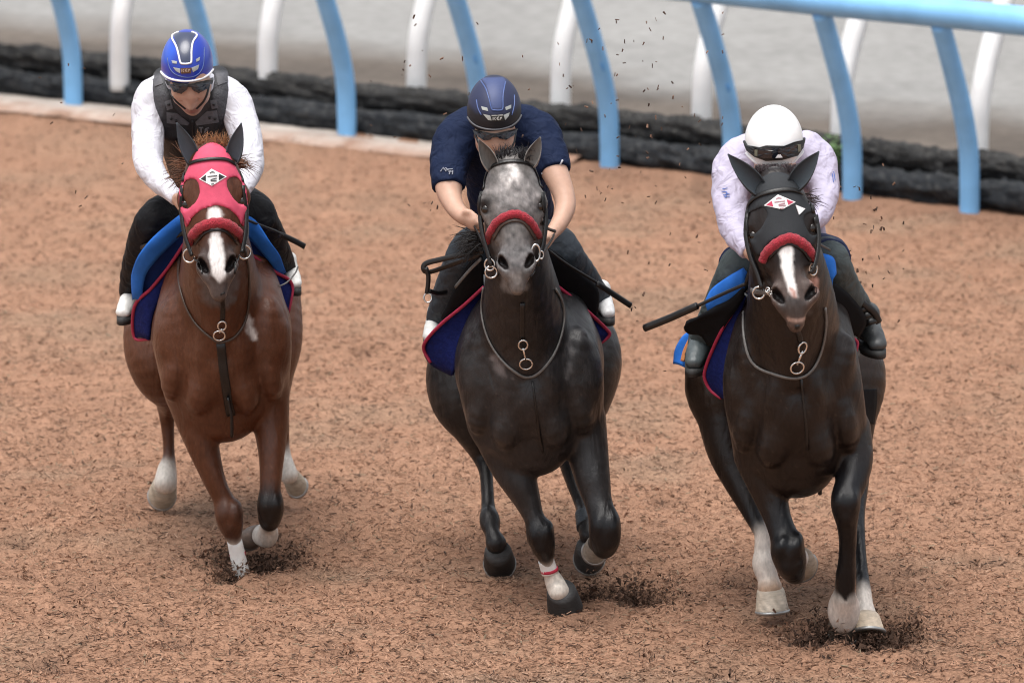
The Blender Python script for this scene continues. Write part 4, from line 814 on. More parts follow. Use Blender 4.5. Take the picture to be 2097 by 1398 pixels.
r1.head((384, 138), (396, 226), .02, .18, 1.0)
r1.hand(r1.p(362, 406, -.10), (.35, -.55, -.45), (.9, .1, -.3), (-.35, -.3, .85), 1.0); r1.hand(r1.p(484, 402, -.08), (-.35, -.55, -.45), (-.9, .1, -.3), (.35, -.3, .85), 1.0)
r1.body(h1.root.location)
jer, js = r1.cloth('jersey', ['torso', 'arm', 'arm2'], m_jersey, (.60, .60, .655), .007, .0016, 40, 4, {'arm': dict(cut_end=True), 'arm2': dict(cut_end=True)}, [([(365, 190), (425, 190), (425, 260), (365, 260)], (.24, .22, .28), 4)])
r1.limb('strap', [(335, 160, .46, 15, 15), (334, 174, .33, 15, 15), (342, 215, .27, 18, 13), (354, 270, .30, 22, 13)], .03); r1.limb('strap2', [(446, 156, .46, 15, 15), (447, 172, .33, 15, 15), (440, 215, .27, 18, 13), (430, 270, .30, 22, 13)], .03)
vest, vsf = r1.cloth('protector_vest', ['torso', 'strap', 'strap2'], m_vest, (.010, .010, .012), .015, .0008, 60, 6, {'torso': dict(cut_end=True)}, [([(310, 150), (338, 150), (345, 200), (330, 245), (312, 240)], (.05, .05, .057), 4), ([(440, 145), (470, 145), (470, 240), (450, 245), (436, 200)], (.05, .05, .057), 4), ([(362, 196), (374, 218), (390, 228), (408, 222), (425, 196), (432, 215), (412, 240), (392, 246), (368, 236), (352, 212)], (.03, .03, .034), 2)])
for q in ([(312, 158), (330, 156), (334, 172), (318, 178)], [(442, 152), (464, 150), (466, 168), (446, 176)], [(338, 208), (350, 204), (354, 222), (342, 226)], [(430, 206), (443, 204), (446, 220), (434, 224)], [(341, 230), (362, 232), (388, 252), (384, 256), (342, 252)], [(400, 250), (424, 228), (444, 226), (448, 250), (404, 257)]): piece(vsf, vest, 'vest_panel', m_panel, q, .004)
strokes(vsf, vest, 'logo', m_blackplastic if False else material('logo_grey', (.10, .10, .11), rough=.5), letters('TF', 409, 261, 8, 10, 3), .006, .005)
cord(vsf, vest, 'zip', m_blackplastic, [(394, 246), (396, 270), (398, 300)], .006)
for q in ([(345, 214)], [(438, 214)], [(350, 242)], [(360, 246)], [(430, 240)], [(440, 242)]):
    mb = MB(); c, n = vsf.hit(*q[0], .006); mb.tube([c - n * .003, c + n * .004], .006, 8); mb.build('snap_button', m_blackplastic, vest)
pan, ps1 = r1.cloth('breeches', ['leg', 'leg2'], m_pants, (.0055, .0055, .007), .009, .0016, 34, 9, {'leg': dict(cut_end=True), 'leg2': dict(cut_end=True)})
r1.boot((268, 612, .60), (252, 640, .44), .042, (.66, .65, .62), .03, (274, 622, .60)); r1.boot((592, 560, .58), (606, 582, .44), .036, (.66, .65, .62), .05, (588, 568, .60))
hel, hsf = r1.helmet((383, 131), 53.5, 68, .158, .17, [(329, 150, .17), (437, 143, .17), (388, 173, .02)], m_helm, panel_colour((.012, .040, .36), [([(340, 70), (352, 84), (362, 100), (352, 125), (335, 130), (325, 110)], (.02, .09, .55), 14), ([(352, 66), (361, 92), (367, 115), (371, 130), (391, 130), (392, 105), (395, 85), (403, 66)], (.035, .045, .085), 2.5)]), .02)
cord(hsf, hel, 'panel_trim', m_trim_w, [(366, 66), (354, 72), (353, 80), (361, 95), (366, 113), (369, 127), (373, 131), (389, 130), (392, 124), (392, 105), (395, 86), (402, 76), (402, 70), (392, 66)], .0042)
cord(hsf, hel, 'brim_trim', m_trim_w, [(331, 147), (335, 152), (346, 160), (365, 165), (388, 166), (412, 161), (427, 152), (435, 142)], .005, .003)
cord(hsf, hel, 'shell_seam', m_trim_b, [(343, 118), (347, 138), (358, 152), (380, 159), (400, 156), (412, 145), (417, 128), (418, 98)], .0022)
for q in ([(355, 138), (369, 141), (369, 150), (361, 146)], [(392, 139), (407, 133), (405, 142), (395, 148)], [(352, 124), (363, 126), (362, 131), (354, 130)], [(401, 122), (409, 117), (408, 124), (402, 127)]): piece(hsf, hel, 'vent', m_vent, q, .0025)
pl = piece(hsf, hel, 'name_plate', material('bronze_plate', (.14, .07, .04), rough=.4, metal=.3), [(370, 140), (392, 139), (391, 150), (371, 151)], .0035); strokes(hsf, pl, 'lettering', material('plate_letters', (.34, .24, .18), rough=.5), letters('KEP', 373, 142, 4, 6, 2, -.03), .0035, .0055)
gl = piece(r1.surf, r1.root, 'sunglasses', m_blackplastic, [(341, 166), (388, 172), (432, 162), (428, 173), (390, 178), (346, 176)], .014)
piece(r1.surf, gl, 'lens', m_lens, [(352, 172), (386, 174), (384, 183), (374, 191), (360, 188)], .017); piece(r1.surf, gl, 'lens', m_lens, [(390, 174), (425, 170), (420, 183), (405, 190), (394, 184)], .017)
cord(r1.surf, hel, 'chin_strap', m_blackplastic, [(341, 170), (350, 190), (362, 208), (380, 222)], .006); cord(r1.surf, hel, 'chin_strap', m_blackplastic, [(428, 168), (424, 190), (416, 208), (402, 222)], .006)

# ---------------- rider on the grey: navy shirt, dark helmet
r2 = Rider(h2, 'person in navy short-sleeved shirt and dark helmet, riding the grey horse')
r2.limb('torso', [(1058, 505, .88, 74, 58), (1050, 440, .74, 78, 60), (1034, 340, .46, 80, 60), (1024, 278, .31, 86, 52), (1020, 250, .27, 58, 42)], .05)
r2.limb('neck', [(1020, 275, .28, 32), (1016, 245, .20, 28), (1014, 230, .16, 28)], .03)
r2.limb('arm', [(965, 262, .30, 38), (938, 285, .27, 42), (923, 325, .20, 36), (919, 365, .12, 30), (919, 384, .09, 28), (922, 404, .05, 23.5), (935, 430, -.02, 19), (950, 444, -.07, 17)], .03)
r2.limb('arm2', [(1080, 258, .30, 36), (1103, 275, .27, 38), (1123, 312, .20, 33), (1136, 352, .13, 28), (1153, 393, .07, 23), (1158, 424, .02, 21), (1146, 456, -.05, 18), (1128, 480, -.12, 14), (1118, 494, -.15, 12)], .03)
r2.limb('leg', [(1015, 505, .80, 56), (978, 508, .5, 44), (955, 518, .28, 34), (937, 555, .34, 30), (918, 600, .46, 27), (901, 645, .56, 22), (894, 668, .60, 18)], .04)
r2.limb('leg2', [(1088, 505, .80, 56), (1124, 500, .5, 44), (1148, 508, .28, 34), (1170, 538, .34, 31), (1198, 575, .46, 27), (1222, 605, .55, 21), (1231, 620, .60, 17)], .04)
r2.head((1012, 238), (1016, 328), -.03, .13, 1.0)
r2.hand(r2.p(950, 443, -.07), (.45, -.55, -.25), (.8, .1, -.5), (-.3, -.3, .85), 1.1); r2.hand(r2.p(1120, 492, -.15), (-.35, -.55, -.45), (-.9, .1, -.3), (.35, -.3, .85), 1.0)
r2.body(h2.root.location)
sh2, s2 = r2.cloth('shirt', ['torso', 'arm', 'arm2'], m_jersey, (.0055, .0125, .040), .012, .0022, 30, 12, {'arm': dict(cut_end=True), 'arm2': dict(cut_end=True)}, subset={'arm': (0, 5), 'arm2': (0, 4)})
cord(s2, sh2, 'sleeve_hem', material('hem_pale', (.55, .55, .60), rough=.7), [(1108, 355), (1125, 351), (1142, 342), (1152, 328)], .004, .002)
strokes(s2, sh2, 'sleeve_logo', m_print_g, [[(903, 352), (908, 336), (914, 352)], [(909, 348), (913, 340), (918, 350)], [(914, 348), (927, 347)], [(918, 352), (928, 352)], [(920, 358), (922, 350)], [(926, 358), (927, 350)]], .0045, .004)
pan2, _ = r2.cloth('breeches', ['leg', 'leg2'], m_pants, (.045, .055, .066), .009, .0016, 34, 19, {'leg': dict(cut_end=True), 'leg2': dict(cut_end=True)})
r2.boot((893, 668, .60), (880, 690, .46), .040, (.58, .58, .56), .03, (896, 676, .62)); r2.boot((1232, 620, .60), (1246, 642, .46), .040, (.64, .64, .64), .03, (1228, 628, .62))
hel2, hs2 = r2.helmet((1012, 226), 55.5, 70, .158, .12, [(956, 243, .12), (1068, 238, .12), (1015, 277, -.03)], m_helm_matte, panel_colour((.009, .009, .012), [([(955, 180), (985, 155), (1045, 155), (1068, 185), (1068, 212), (1050, 230), (1012, 236), (975, 230), (958, 212)], (.022, .028, .070), 10), ([(985, 160), (995, 172), (1003, 195), (1006, 222), (1028, 222), (1029, 195), (1036, 165), (1030, 158)], (.045, .065, .16), 2.5)]), .0)
cord(hs2, hel2, 'panel_seam', m_trim_b, [(984, 165), (995, 182), (1002, 205), (1007, 224), (1012, 226), (1026, 226), (1030, 220), (1030, 196), (1035, 168)], .003)
cord(hs2, hel2, 'shell_seam', m_trim_b, [(976, 205), (979, 222), (986, 236)], .0025); cord(hs2, hel2, 'shell_seam', m_trim_b, [(1053, 195), (1053, 215), (1048, 236)], .0025)
cord(hs2, hel2, 'brim_trim', material('trim_grey', (.09, .09, .10), rough=.4), [(959, 240), (965, 249), (977, 258), (996, 264), (1020, 265), (1044, 259), (1059, 248), (1066, 236)], .0042, .003)
for q in ([(986, 218), (998, 221), (1000, 228), (988, 225)], [(1034, 220), (1046, 215), (1046, 222), (1036, 226)], [(990, 234), (1004, 237), (1007, 247), (1000, 246)], [(1031, 236), (1043, 231), (1041, 238), (1034, 246)]): piece(hs2, hel2, 'vent', m_vent, q, .0025)
pl = piece(hs2, hel2, 'name_plate', material('dark_plate', (.04, .04, .038), rough=.35, metal=.4), [(1006, 236), (1030, 235), (1031, 247), (1009, 249)], .0035); strokes(hs2, pl, 'lettering', material('plate_letters_light', (.40, .39, .36), rough=.4), letters('KEP', 1010, 240, 4.5, 6, 2, -.03) + [[(1007, 237), (1029, 236)]], .0035, .0055)
gl = piece(r2.surf, r2.root, 'sunglasses', m_blackplastic, [(974, 266), (1012, 274), (1054, 264), (1050, 274), (1014, 281), (980, 276)], .014)
piece(r2.surf, gl, 'lens', m_lens, [(980, 270), (1012, 276), (1006, 285), (994, 287), (984, 281)], .017); piece(r2.surf, gl, 'lens', m_lens, [(1016, 276), (1050, 268), (1046, 279), (1034, 286), (1021, 283)], .017)
cord(r2.surf, hel2, 'chin_strap', m_blackplastic, [(972, 268), (980, 290), (992, 312), (1008, 328)], .006); cord(r2.surf, hel2, 'chin_strap', m_blackplastic, [(1056, 264), (1052, 290), (1040, 312), (1026, 328)], .006)

# ---------------- rider on the dark bay: lavender top, white helmet with goggles pushed up
r3 = Rider(h3, 'person in pale lavender top and white helmet with goggles, riding the dark bay horse')
r3.limb('torso', [(1612, 560, .68, 76, 60), (1608, 500, .54, 80, 60), (1594, 405, .26, 84, 62), (1588, 338, .11, 86, 54), (1587, 305, .06, 58, 42)], .05)
r3.limb('neck', [(1587, 330, .07, 34), (1586, 305, .0, 30), (1586, 290, -.03, 30)], .03)
r3.limb('arm', [(1525, 318, .12, 38), (1504, 345, .09, 40), (1497, 395, .02, 34), (1499, 440, -.06, 29), (1505, 470, -.12, 25), (1520, 497, -.2, 18), (1535, 515, -.25, 14)], .03)
r3.limb('arm2', [(1650, 310, .12, 38), (1672, 335, .09, 38), (1684, 375, .02, 29), (1688, 405, -.05, 24), (1680, 435, -.12, 20), (1664, 455, -.2, 15), (1655, 462, -.24, 13)], .03)
r3.limb('leg', [(1572, 555, .60, 56), (1535, 542, .32, 44), (1512, 545, .10, 35), (1490, 590, .18, 31), (1466, 640, .30, 28), (1444, 685, .40, 24), (1435, 705, .44, 20)], .04)
r3.limb('leg2', [(1648, 555, .60, 56), (1684, 530, .32, 44), (1702, 532, .10, 34), (1722, 575, .18, 30), (1748, 618, .30, 27), (1769, 655, .40, 23), (1778, 672, .44, 19)], .04)
r3.head((1586, 308), (1589, 398), -.19, -.03, 1.0)
r3.hand(r3.p(1534, 514, -.25), (.35, -.55, -.45), (.9, .1, -.3), (-.35, -.3, .85), 1.0); r3.hand(r3.p(1656, 460, -.24), (-.35, -.55, -.45), (-.9, .1, -.3), (.35, -.3, .85), 1.0)
r3.body(h3.root.location)
sh3, s3 = r3.cloth('shirt', ['torso', 'arm', 'arm2'], m_jersey, (.46, .43, .55), .009, .0024, 34, 22, {'arm': dict(cut_end=True), 'arm2': dict(cut_end=True)})
strokes(s3, sh3, 'sleeve_print', m_print_b, [[(1480, 388), (1490, 386)], [(1479, 393), (1492, 392), (1490, 398)], [(1482, 400), (1494, 398)], [(1484, 404), (1495, 403)], [(1488, 396), (1487, 406)]], .0028, .004)
strokes(s3, sh3, 'sleeve_print', m_print_b, [[(1706, 352), (1709, 370)], [(1703, 356), (1706, 374)]], .0028, .004)
sht, _ = r3.cloth('shorts', ['leg', 'leg2'], m_pants, (.012, .020, .060), .016, .0014, 34, 25, {'leg': dict(cut_end=True), 'leg2': dict(cut_end=True)}, subset={'leg': (0, 3), 'leg2': (0, 3)})
pan3, _ = r3.cloth('breeches', ['leg', 'leg2'], m_pants, (.065, .082, .085), .008, .0016, 34, 29, {'leg': dict(cut_end=True), 'leg2': dict(cut_end=True)})
r3.boot((1434, 706, .44), (1420, 742, .28), .050, (.060, .075, .080), .03, (1440, 718, .46)); r3.boot((1778, 672, .44), (1798, 706, .28), .050, (.050, .054, .056), .03, (1772, 686, .46))
hel3, hs3 = r3.helmet((1585, 291), 60.5, 74, .160, -.04, [(1525, 310, -.04), (1646, 306, -.04), (1586, 347, -.19)], m_helm, panel_colour((.82, .82, .82), []), .0)
gg = piece(hs3, hel3, 'goggles', m_blackplastic, [(1528, 296), (1546, 305), (1570, 298), (1605, 299), (1625, 291), (1643, 287), (1641, 302), (1630, 318), (1600, 326), (1570, 328), (1548, 320), (1533, 308)], .010)
piece(hs3, gg, 'goggle_lens', m_lens, [(1548, 306), (1572, 303), (1600, 303), (1626, 297), (1634, 300), (1622, 315), (1596, 320), (1568, 322), (1552, 316)], .016)
for q in ([(1551, 306), (1556, 306), (1556, 318), (1551, 317)], [(1628, 297), (1633, 296), (1633, 308), (1628, 310)]): piece(hs3, gg, 'strap_clip', material('clip_olive', (.16, .16, .12), rough=.5), q, .017)
piece(hs3, gg, 'nose_gap', m_trim_w, [(1588, 321), (1592, 315), (1597, 315), (1600, 320)], .018)
cord(hs3, gg, 'goggle_strap', m_blackplastic, [(1526, 290), (1532, 300), (1545, 312)], .006, .004); cord(hs3, gg, 'goggle_strap', m_blackplastic, [(1645, 284), (1642, 296), (1630, 310)], .006, .004)
cord(hs3, hel3, 'brim_trim', m_trim_w, [(1529, 314), (1545, 330), (1562, 341), (1586, 344), (1612, 340), (1632, 328), (1643, 310)], .006, .002)

# the rider's own dark hair hanging below the brim
R_, D_, L_, C_ = [], [], [], []; rr_ = random.Random(21)
for i in range(170): R_.append(r3.p(rr_.uniform(1546, 1638), 338 + rr_.uniform(-3, 5), -.20 + rr_.uniform(-.02, .03))); D_.append(A(rr_.gauss(0, .15), -.15 + rr_.gauss(0, .1), -1)); L_.append(rr_.uniform(.05, .10)); C_.append(np.array([.030, .019, .022]) * rr_.uniform(.5, 1.8))
def hair_later(): strands(R_, D_, L_, .0032, C_, .2, .5, 9).build('hair', m_hair, r3.root)
hair_later()

# ================================================================== TACK
def loft(h, parent, name, mat, a, b, n=16, rows=7, th=.012, bulge=.02, label=None, wav=.0):
    """a cloth panel spanning two edges; each edge is a list of (px, py, depth)"""
    A_ = catmull([h.p(*q) for q in a], 8); B_ = catmull([h.p(*q) for q in b], 8); rs = lambda Q: np.stack([np.interp(np.linspace(0, 1, n), np.linspace(0, 1, len(Q)), Q[:, i]) for i in range(3)], 1)
    A_, B_ = rs(A_), rs(B_); R = []
    for i in range(rows):
        t = i / (rows - 1); row = A_ * (1 - t) + B_ * t; row = row + A(0, -.6, .5) * bulge * math.sin(math.pi * t)
        if wav: row = row + A(0, -1, 0) * (wav * np.sin(np.linspace(0, 9, n) + 2 * t))[:, None]
        R.append(row)
    mb = MB(); mb.sheet(R, th); return mb.build(name, mat, parent, label=label)
def pipe(h, parent, name, mat, pts, r, seg=7, m=6, flat=None):
    mb = MB(); mb.tube(catmull([h.p(*q) for q in pts], m), r, seg, flat=flat); return mb.build(name, mat, parent)
def saddle(h, st, cloth_parts):
    f = SDF(*(lambda P_, R_: ((P_ - R_).min(0) - .03, (P_ + R_).max(0) + .03, (.009, .009, .009)))(np.array([h.p(*q[:3]) for q in st]), np.array([[q[3] * .0022] for q in st])))
    f.chain([(h.p(*q[:3]), q[3] * mpp(h.p(*q[:3])), q[4] * mpp(h.p(*q[:3])), (0, 0, 0)) for q in st], .01); V, Q = surface_nets(f.F, f.lo, f.h); return shade_mesh('saddle', V, Q, m_blackcloth, h.root)
def fleece(h, parent, pts, r, surf):
    mb = MB(); q, n = surf.line(pts, .006, 6); k = len(q); rr = [r * (.75 + .25 * min(1, 3 * min(i, k - 1 - i) / k + .2)) * (1 + .07 * math.sin(i * 1.9)) for i in range(k)]; mb.tube(q, rr, 12); return mb.build('fleece_noseband', m_fleece, parent)
def ring(h, parent, name, c, r, rr=.0035, sq=1.0, mat=None, ax=None, d=0.0):
    mb = MB(); mb.torus(c, r, rr, ax, sq); return mb.build(name, mat or m_steel, parent)
def strapline(h, parent, name, mat, pts, width, surf=None, off=.003, th=.004, m=4):
    mb = MB(); h.strap(mb, pts, width, th, off, surf, m); return mb.build(name, mat, parent)
def emblem(surf, parent, L_, T_, R_, B_, side):
    """lozenge badge: white rim, coloured side corners, white middle with a square letter"""
    L_, T_, R_, B_ = (np.array(q, float) for q in (L_, T_, R_, B_)); c = (L_ + R_ + T_ + B_) / 4; w_ = material('badge_white', (.80, .80, .80), rough=.6); k = material('badge_' + side, (.010, .010, .012) if side == 'black' else (.45, .03, .08), rough=.6); sh = lambda f: [c + (q - c) * f for q in (L_, T_, R_, B_)]
    o = piece(surf, parent, 'badge', w_, sh(1.0), .003); i4 = sh(.86); lt = lambda a, b, t: a + (b - a) * t
    piece(surf, o, 'badge_corner', k, [i4[0], lt(i4[0], i4[1], .46), lt(i4[0], i4[3], .46)], .0045); piece(surf, o, 'badge_corner', k, [i4[2], lt(i4[2], i4[3], .46), lt(i4[2], i4[1], .46)], .0045)
    ux, uy = (R_ - L_) / 2, (B_ - T_) / 2; q = lambda x, y: tuple(c + ux * x + uy * y); dk = material('badge_ink_' + side, (.03, .03, .035) if side == 'black' else (.40, .18, .22), rough=.6)
    strokes(surf, o, 'badge_letter', dk, [[q(-.18, -.55), q(0, -.78), q(.18, -.55)], [q(-.34, -.16), q(.34, -.16)], [q(.30, .14), q(-.26, .14), q(-.26, .44), q(.30, .44)], [q(-.10, .76), q(.12, .76)]], .0038, .0055); return o
def breastplate(h, loop, stp, buckle, ringc, rr, lower=None, mat=m_strap_g, w=.011):
    o = strapline(h, h.root, 'breast_collar', mat, loop, w, off=.004, th=.005); strapline(h, o, 'centre_strap', m_strap, stp, .020)
    c, n = h.surf.hit(*ringc, .012); ring(h, o, 'ring', c, rr, .0036, ax=n); c, n = h.surf.hit(*buckle, .012); ring(h, o, 'buckle', c, rr * .72, .0038, 1.25, ax=n)
    mb = MB(); a, _ = h.surf.hit(buckle[0], buckle[1] + 6, .012); b, _ = h.surf.hit(ringc[0], ringc[1] - 6, .012); mb.tube([a, b], .0045, 6); mb.build('snap_hook', m_steel, o)
    if lower: strapline(h, o, 'girth_strap', m_strap, lower[0], lower[1], off=.004)
    return o
def tail(h, x, y, Y, col, n=70, seed=1):
    r = random.Random(seed); R, Dv, L, C = [], [], [], []
    for i in range(n): R.append(h.p(x, y, Y) + A(r.gauss(0, .02), r.gauss(0, .02), r.gauss(0, .015))); Dv.append(A(r.gauss(0, .15), 1, .15 + r.gauss(0, .12))); L.append(r.uniform(.5, .8)); C.append(np.array(col) * r.uniform(.7, 1.3))
    strands(R, Dv, L, .007, C, 1.0, .3, seed).build('tail', m_hair, h.root)
def mane(h, name, boxes, col, seed, rad=.0035):
    for i, b in enumerate(boxes): _tuft(h, name, [b], col, seed + i * 17, rad * .62)
def _tuft(h, name, boxes, col, seed, rad):
    """boxes: (x0,x1,y0,y1,Y,dir,len,count)"""
    r = random.Random(seed); R, Dv, L, C = [], [], [], []
    for x0, x1, y0, y1, Y, d, ln, n in boxes:
        for i in range(int(n * 2.2)): R.append(h.p(r.uniform(x0, x1), r.uniform(y0, y1), Y + r.uniform(-.03, .03))); Dv.append(A(*d) + A(r.gauss(0, .26), r.gauss(0, .22), r.gauss(0, .22))); L.append(ln * r.uniform(.5, 1.15)); C.append(np.array(col) * r.uniform(.6, 1.5))
    return strands(R, Dv, L, rad, C, .8, .7, seed).build(name, m_hair, h.root)

# ---------------- chestnut
ho, hs1 = h1.hood(smooth_poly([(433, 291), (418, 297), (403, 309), (394, 326), (380, 355), (368, 385), (366, 425), (380, 464), (386, 462), (394, 447), (407, 434), (430, 424), (448, 422), (470, 430), (486, 445), (495, 462), (503, 462), (508, 425), (504, 385), (488, 352), (476, 328), (464, 308), (447, 294)], 3), [[(376, 380), (385, 369), (398, 367), (406, 377), (408, 394), (403, 409), (393, 420), (382, 428), (375, 412)], [(465, 372), (474, 364), (486, 364), (495, 378), (498, 400), (494, 418), (484, 412), (470, 392)]], m_hood, (.62, .075, .145))
ho['label'] = 'bright pink cloth hood'
cord(hs1, ho, 'edge_binding', m_binding, [(388, 461), (395, 448), (407, 436), (430, 426), (448, 424), (470, 432), (485, 446), (494, 461)], .006, .001)
emblem(hs1, ho, (408, 367), (433, 346), (464, 362), (434, 381), 'black')
for b, t, f in (((396, 332, -.36), (359, 250, -.38), (.35, -1, .1)), ((478, 330, -.36), (498, 250, -.38), (-.35, -1, .1))): ear(h1.root, 'ear_cover', h1.p(*b), h1.p(*t), .036, f, m_hood, (.055, .07, .085), (.035, .045, .055))
br = strapline(h1, h1.root, 'bridle', m_strap, [(375, 372), (381, 350), (392, 335), (412, 329), (440, 326), (464, 328), (480, 338), (490, 352), (496, 372)], .014, hs1, .005)
strapline(h1, br, 'cheek_strap', m_strap, [(374, 380), (371, 420), (374, 455), (381, 490), (391, 515)], .015, off=.004); strapline(h1, br, 'cheek_strap', m_strap, [(497, 380), (502, 420), (502, 455), (499, 490), (494, 510)], .015, off=.004)
fleece(h1, br, [(390, 497), (396, 482), (414, 465), (440, 457), (464, 460), (484, 474), (496, 492)], .022, h1.surf)
strapline(h1, br, 'nose_strap', m_strap, [(400, 500), (420, 478), (440, 472), (462, 475), (486, 500)], .010, off=.004)
for x, y in ((393, 522), (495, 516)): ring(h1, br, 'bit_ring', h1.surf.hit(x, y, .012)[0], .028, .0045, ax=A(.5 if x > 440 else -.5, -1, .1))
strapline(h1, br, 'chin_strap', m_strap, [(398, 528), (408, 540), (414, 560)], .008); strapline(h1, br, 'chin_strap', m_strap, [(488, 524), (483, 542), (480, 560)], .008)
breastplate(h1, [(373, 500), (366, 560), (380, 622), (405, 666), (438, 694), (452, 700), (480, 690), (500, 660), (508, 615), (508, 560), (500, 510)], [(455, 600), (456, 640), (455, 655)], (454, 664), (449, 684), .024, ([(452, 702), (458, 760), (466, 810), (473, 850)], .038), m_strap_b)
pipe(h1, h1.root, 'strap_end', m_strap, [(467, 812, -.20), (474, 850, -.19), (475, 892, -.17)], .024, flat=(.3, 1)) 
sc_ = saddle(h1, [(448, 512, .36, 55, 16), (447, 500, .6, 72, 20), (444, 480, .85, 80, 26)], None)
nv = loft(h1, h1.root, 'saddle_cloth', m_navy, [(380, 500, .20), (352, 560, .21), (325, 615, .22), (311, 655, .24), (306, 696, .26)], [(376, 500, .14), (345, 547, .18), (310, 590, .24), (276, 626, .32), (276, 692, .40)], label='navy quilted saddle cloth with crimson edge'); pipe(h1, nv, 'edge_piping', m_piping, [(376, 500, .12), (345, 547, .16), (310, 590, .22), (276, 626, .30), (275, 690, .38), (306, 694, .28)], .0075)
nv = loft(h1, h1.root, 'saddle_cloth', m_navy, [(500, 520, .22), (530, 558, .23), (562, 598, .24), (588, 644, .26)], [(498, 512, .14), (530, 533, .18), (562, 556, .24), (598, 582, .32)], label='navy quilted saddle cloth with crimson edge'); pipe(h1, nv, 'edge_piping', m_piping, [(498, 512, .12), (530, 533, .16), (562, 556, .22), (598, 582, .30), (590, 643, .28)], .0075)
m_blue_shaded = material('shaded_blue_cloth', (.006, .022, .11), rough=.8, var=.2, scale=25, bump=.4, bscale=30, spec=.15)  # shade on the inner side of the blue pad, put in as darker panels
loft(h1, nv.parent, 'saddle_pad_shaded', m_blue_shaded, [(376, 502, .16), (345, 547, .20), (310, 590, .26), (282, 622, .32)], [(376, 462, .16), (340, 497, .16), (310, 530, .19), (294, 560, .25), (286, 612, .32)], th=.012, bulge=.0)
loft(h1, nv.parent, 'saddle_pad', m_towel, [(376, 470, .13), (342, 503, .13), (312, 536, .16), (296, 566, .22), (288, 618, .30)], [(378, 440, .10), (340, 468, .09), (304, 498, .10), (282, 530, .16), (274, 562, .24), (277, 612, .30)], th=.03, bulge=.035, label='bright blue padded cloth')
loft(h1, nv.parent, 'saddle_pad_shaded', m_blue_shaded, [(498, 512, .16), (530, 533, .20), (560, 554, .26), (586, 572, .32)], [(500, 468, .16), (520, 486, .16), (545, 520, .19), (575, 560, .30)], th=.012, bulge=.0)
loft(h1, nv.parent, 'saddle_pad', m_towel, [(500, 478, .13), (520, 492, .12), (544, 522, .16), (576, 566, .30)], [(500, 438, .10), (520, 450, .08), (546, 488, .10), (570, 520, .18), (582, 556, .28)], th=.03, bulge=.03, label='bright blue padded cloth')
mane(h1, 'forelock', [(405, 465, 292, 305, -.33, (0, .1, 1), .058, 90)], (.26, .12, .052), 3)
mane(h1, 'mane', [(380, 395, 330, 370, -.18, (-1, .1, .3), .11, 45), (470, 490, 325, 345, -.2, (1, .1, .2), .10, 26), (385, 400, 370, 400, -.12, (-.9, .1, -.3), .07, 25)], (.11, .045, .02), 4)
tail(h1, 437, 560, 1.5, (.06, .025, .014), 60, 3)
rn = pipe(h1, br, 'rein', m_strap, [(393, 522, -.52), (384, 490, -.35), (374, 455, -.2), (364, 420, -.14)], .008, flat=(1, .4)); pipe(h1, br, 'rein', m_strap, [(496, 516, -.52), (508, 480, -.35), (505, 440, -.2), (488, 410, -.12)], .008, flat=(1, .4))
pipe(h1, br, 'rein', m_strap, [(375, 478, .1), (330, 495, .14), (300, 503, .2), (284, 508, .3)], .010, flat=(1, .4)); pipe(h1, br, 'rein_end', m_strap_g, [(504, 535, -.05), (508, 562, -.02), (528, 585, .05), (555, 590, .1), (585, 580, .15), (604, 560, .18), (610, 546, .2)], .0035)
wb = bpy.data.objects.new('riding_whip', None); COL.objects.link(wb); wb.location = tuple(h1.p(530, 463, .05)); tag(wb, 'thin black riding whip with flat flap held beside the chestnut horse', 'whip', 'riding whips')
pipe(h1, wb, 'shaft', m_strap, [(500, 448, .0), (530, 460, .08), (565, 474, .16), (580, 483, .18)], .006); pipe(h1, wb, 'flap', m_strap, [(572, 480, .17), (600, 492, .22), (624, 505, .25)], .013, flat=(1, .35))

# ---------------- grey
for b, t, f in (((1008, 345, -.37), (978, 285, -.38), (.3, -1, .1)), ((1088, 338, -.37), (1110, 280, -.38), (-.55, -1, .1))): ear(h2.root, 'ear', h2.p(*b), h2.p(*t), .033, f, m_coat, (.10, .095, .09), (.25, .235, .22))
br = strapline(h2, h2.root, 'bridle', m_strap, [(988, 385), (992, 362), (1004, 345), (1026, 334), (1050, 331), (1075, 334), (1092, 345), (1103, 365), (1108, 385)], .017, off=.005)
strapline(h2, br, 'head_strap', m_strap, [(1062, 318), (1082, 320), (1098, 332), (1102, 345)], .022, off=.006)
strapline(h2, br, 'cheek_strap', m_strap, [(984, 395), (981, 440), (986, 475), (996, 505), (1003, 530)], .016, off=.005); strapline(h2, br, 'cheek_strap', m_strap, [(1110, 395), (1114, 440), (1112, 475), (1107, 505), (1104, 535)], .018, off=.005)
fleece(h2, br, [(1001, 494), (1006, 476), (1022, 452), (1050, 439), (1072, 444), (1090, 461), (1102, 484)], .0175, h2.surf)
strapline(h2, br, 'nose_strap', m_strap_b, [(1012, 490), (1028, 462), (1052, 452), (1074, 458), (1095, 490)], .012, off=.005)
ring(h2, br, 'bit_ring', h2.surf.hit(1010, 540, .015)[0], .024, .0045, ax=A(-.6, -1, .1)); ring(h2, br, 'martingale_ring', h2.p(1006, 557, -.42), .024, .0042, ax=A(0, -1, .1)); ring(h2, br, 'bit_ring', h2.p(1097, 518, -.50), .018, .005, 1.9, ax=A(.3, -1, .1)); ring(h2, br, 'buckle', h2.p(1108, 522, -.48), .010, .0035, 1.6, ax=A(.3, -1, .1))
strapline(h2, br, 'chin_strap', m_strap, [(1003, 520), (1010, 545), (1020, 565)], .014); strapline(h2, br, 'chin_strap', m_strap, [(1102, 530), (1096, 550), (1086, 565)], .012)
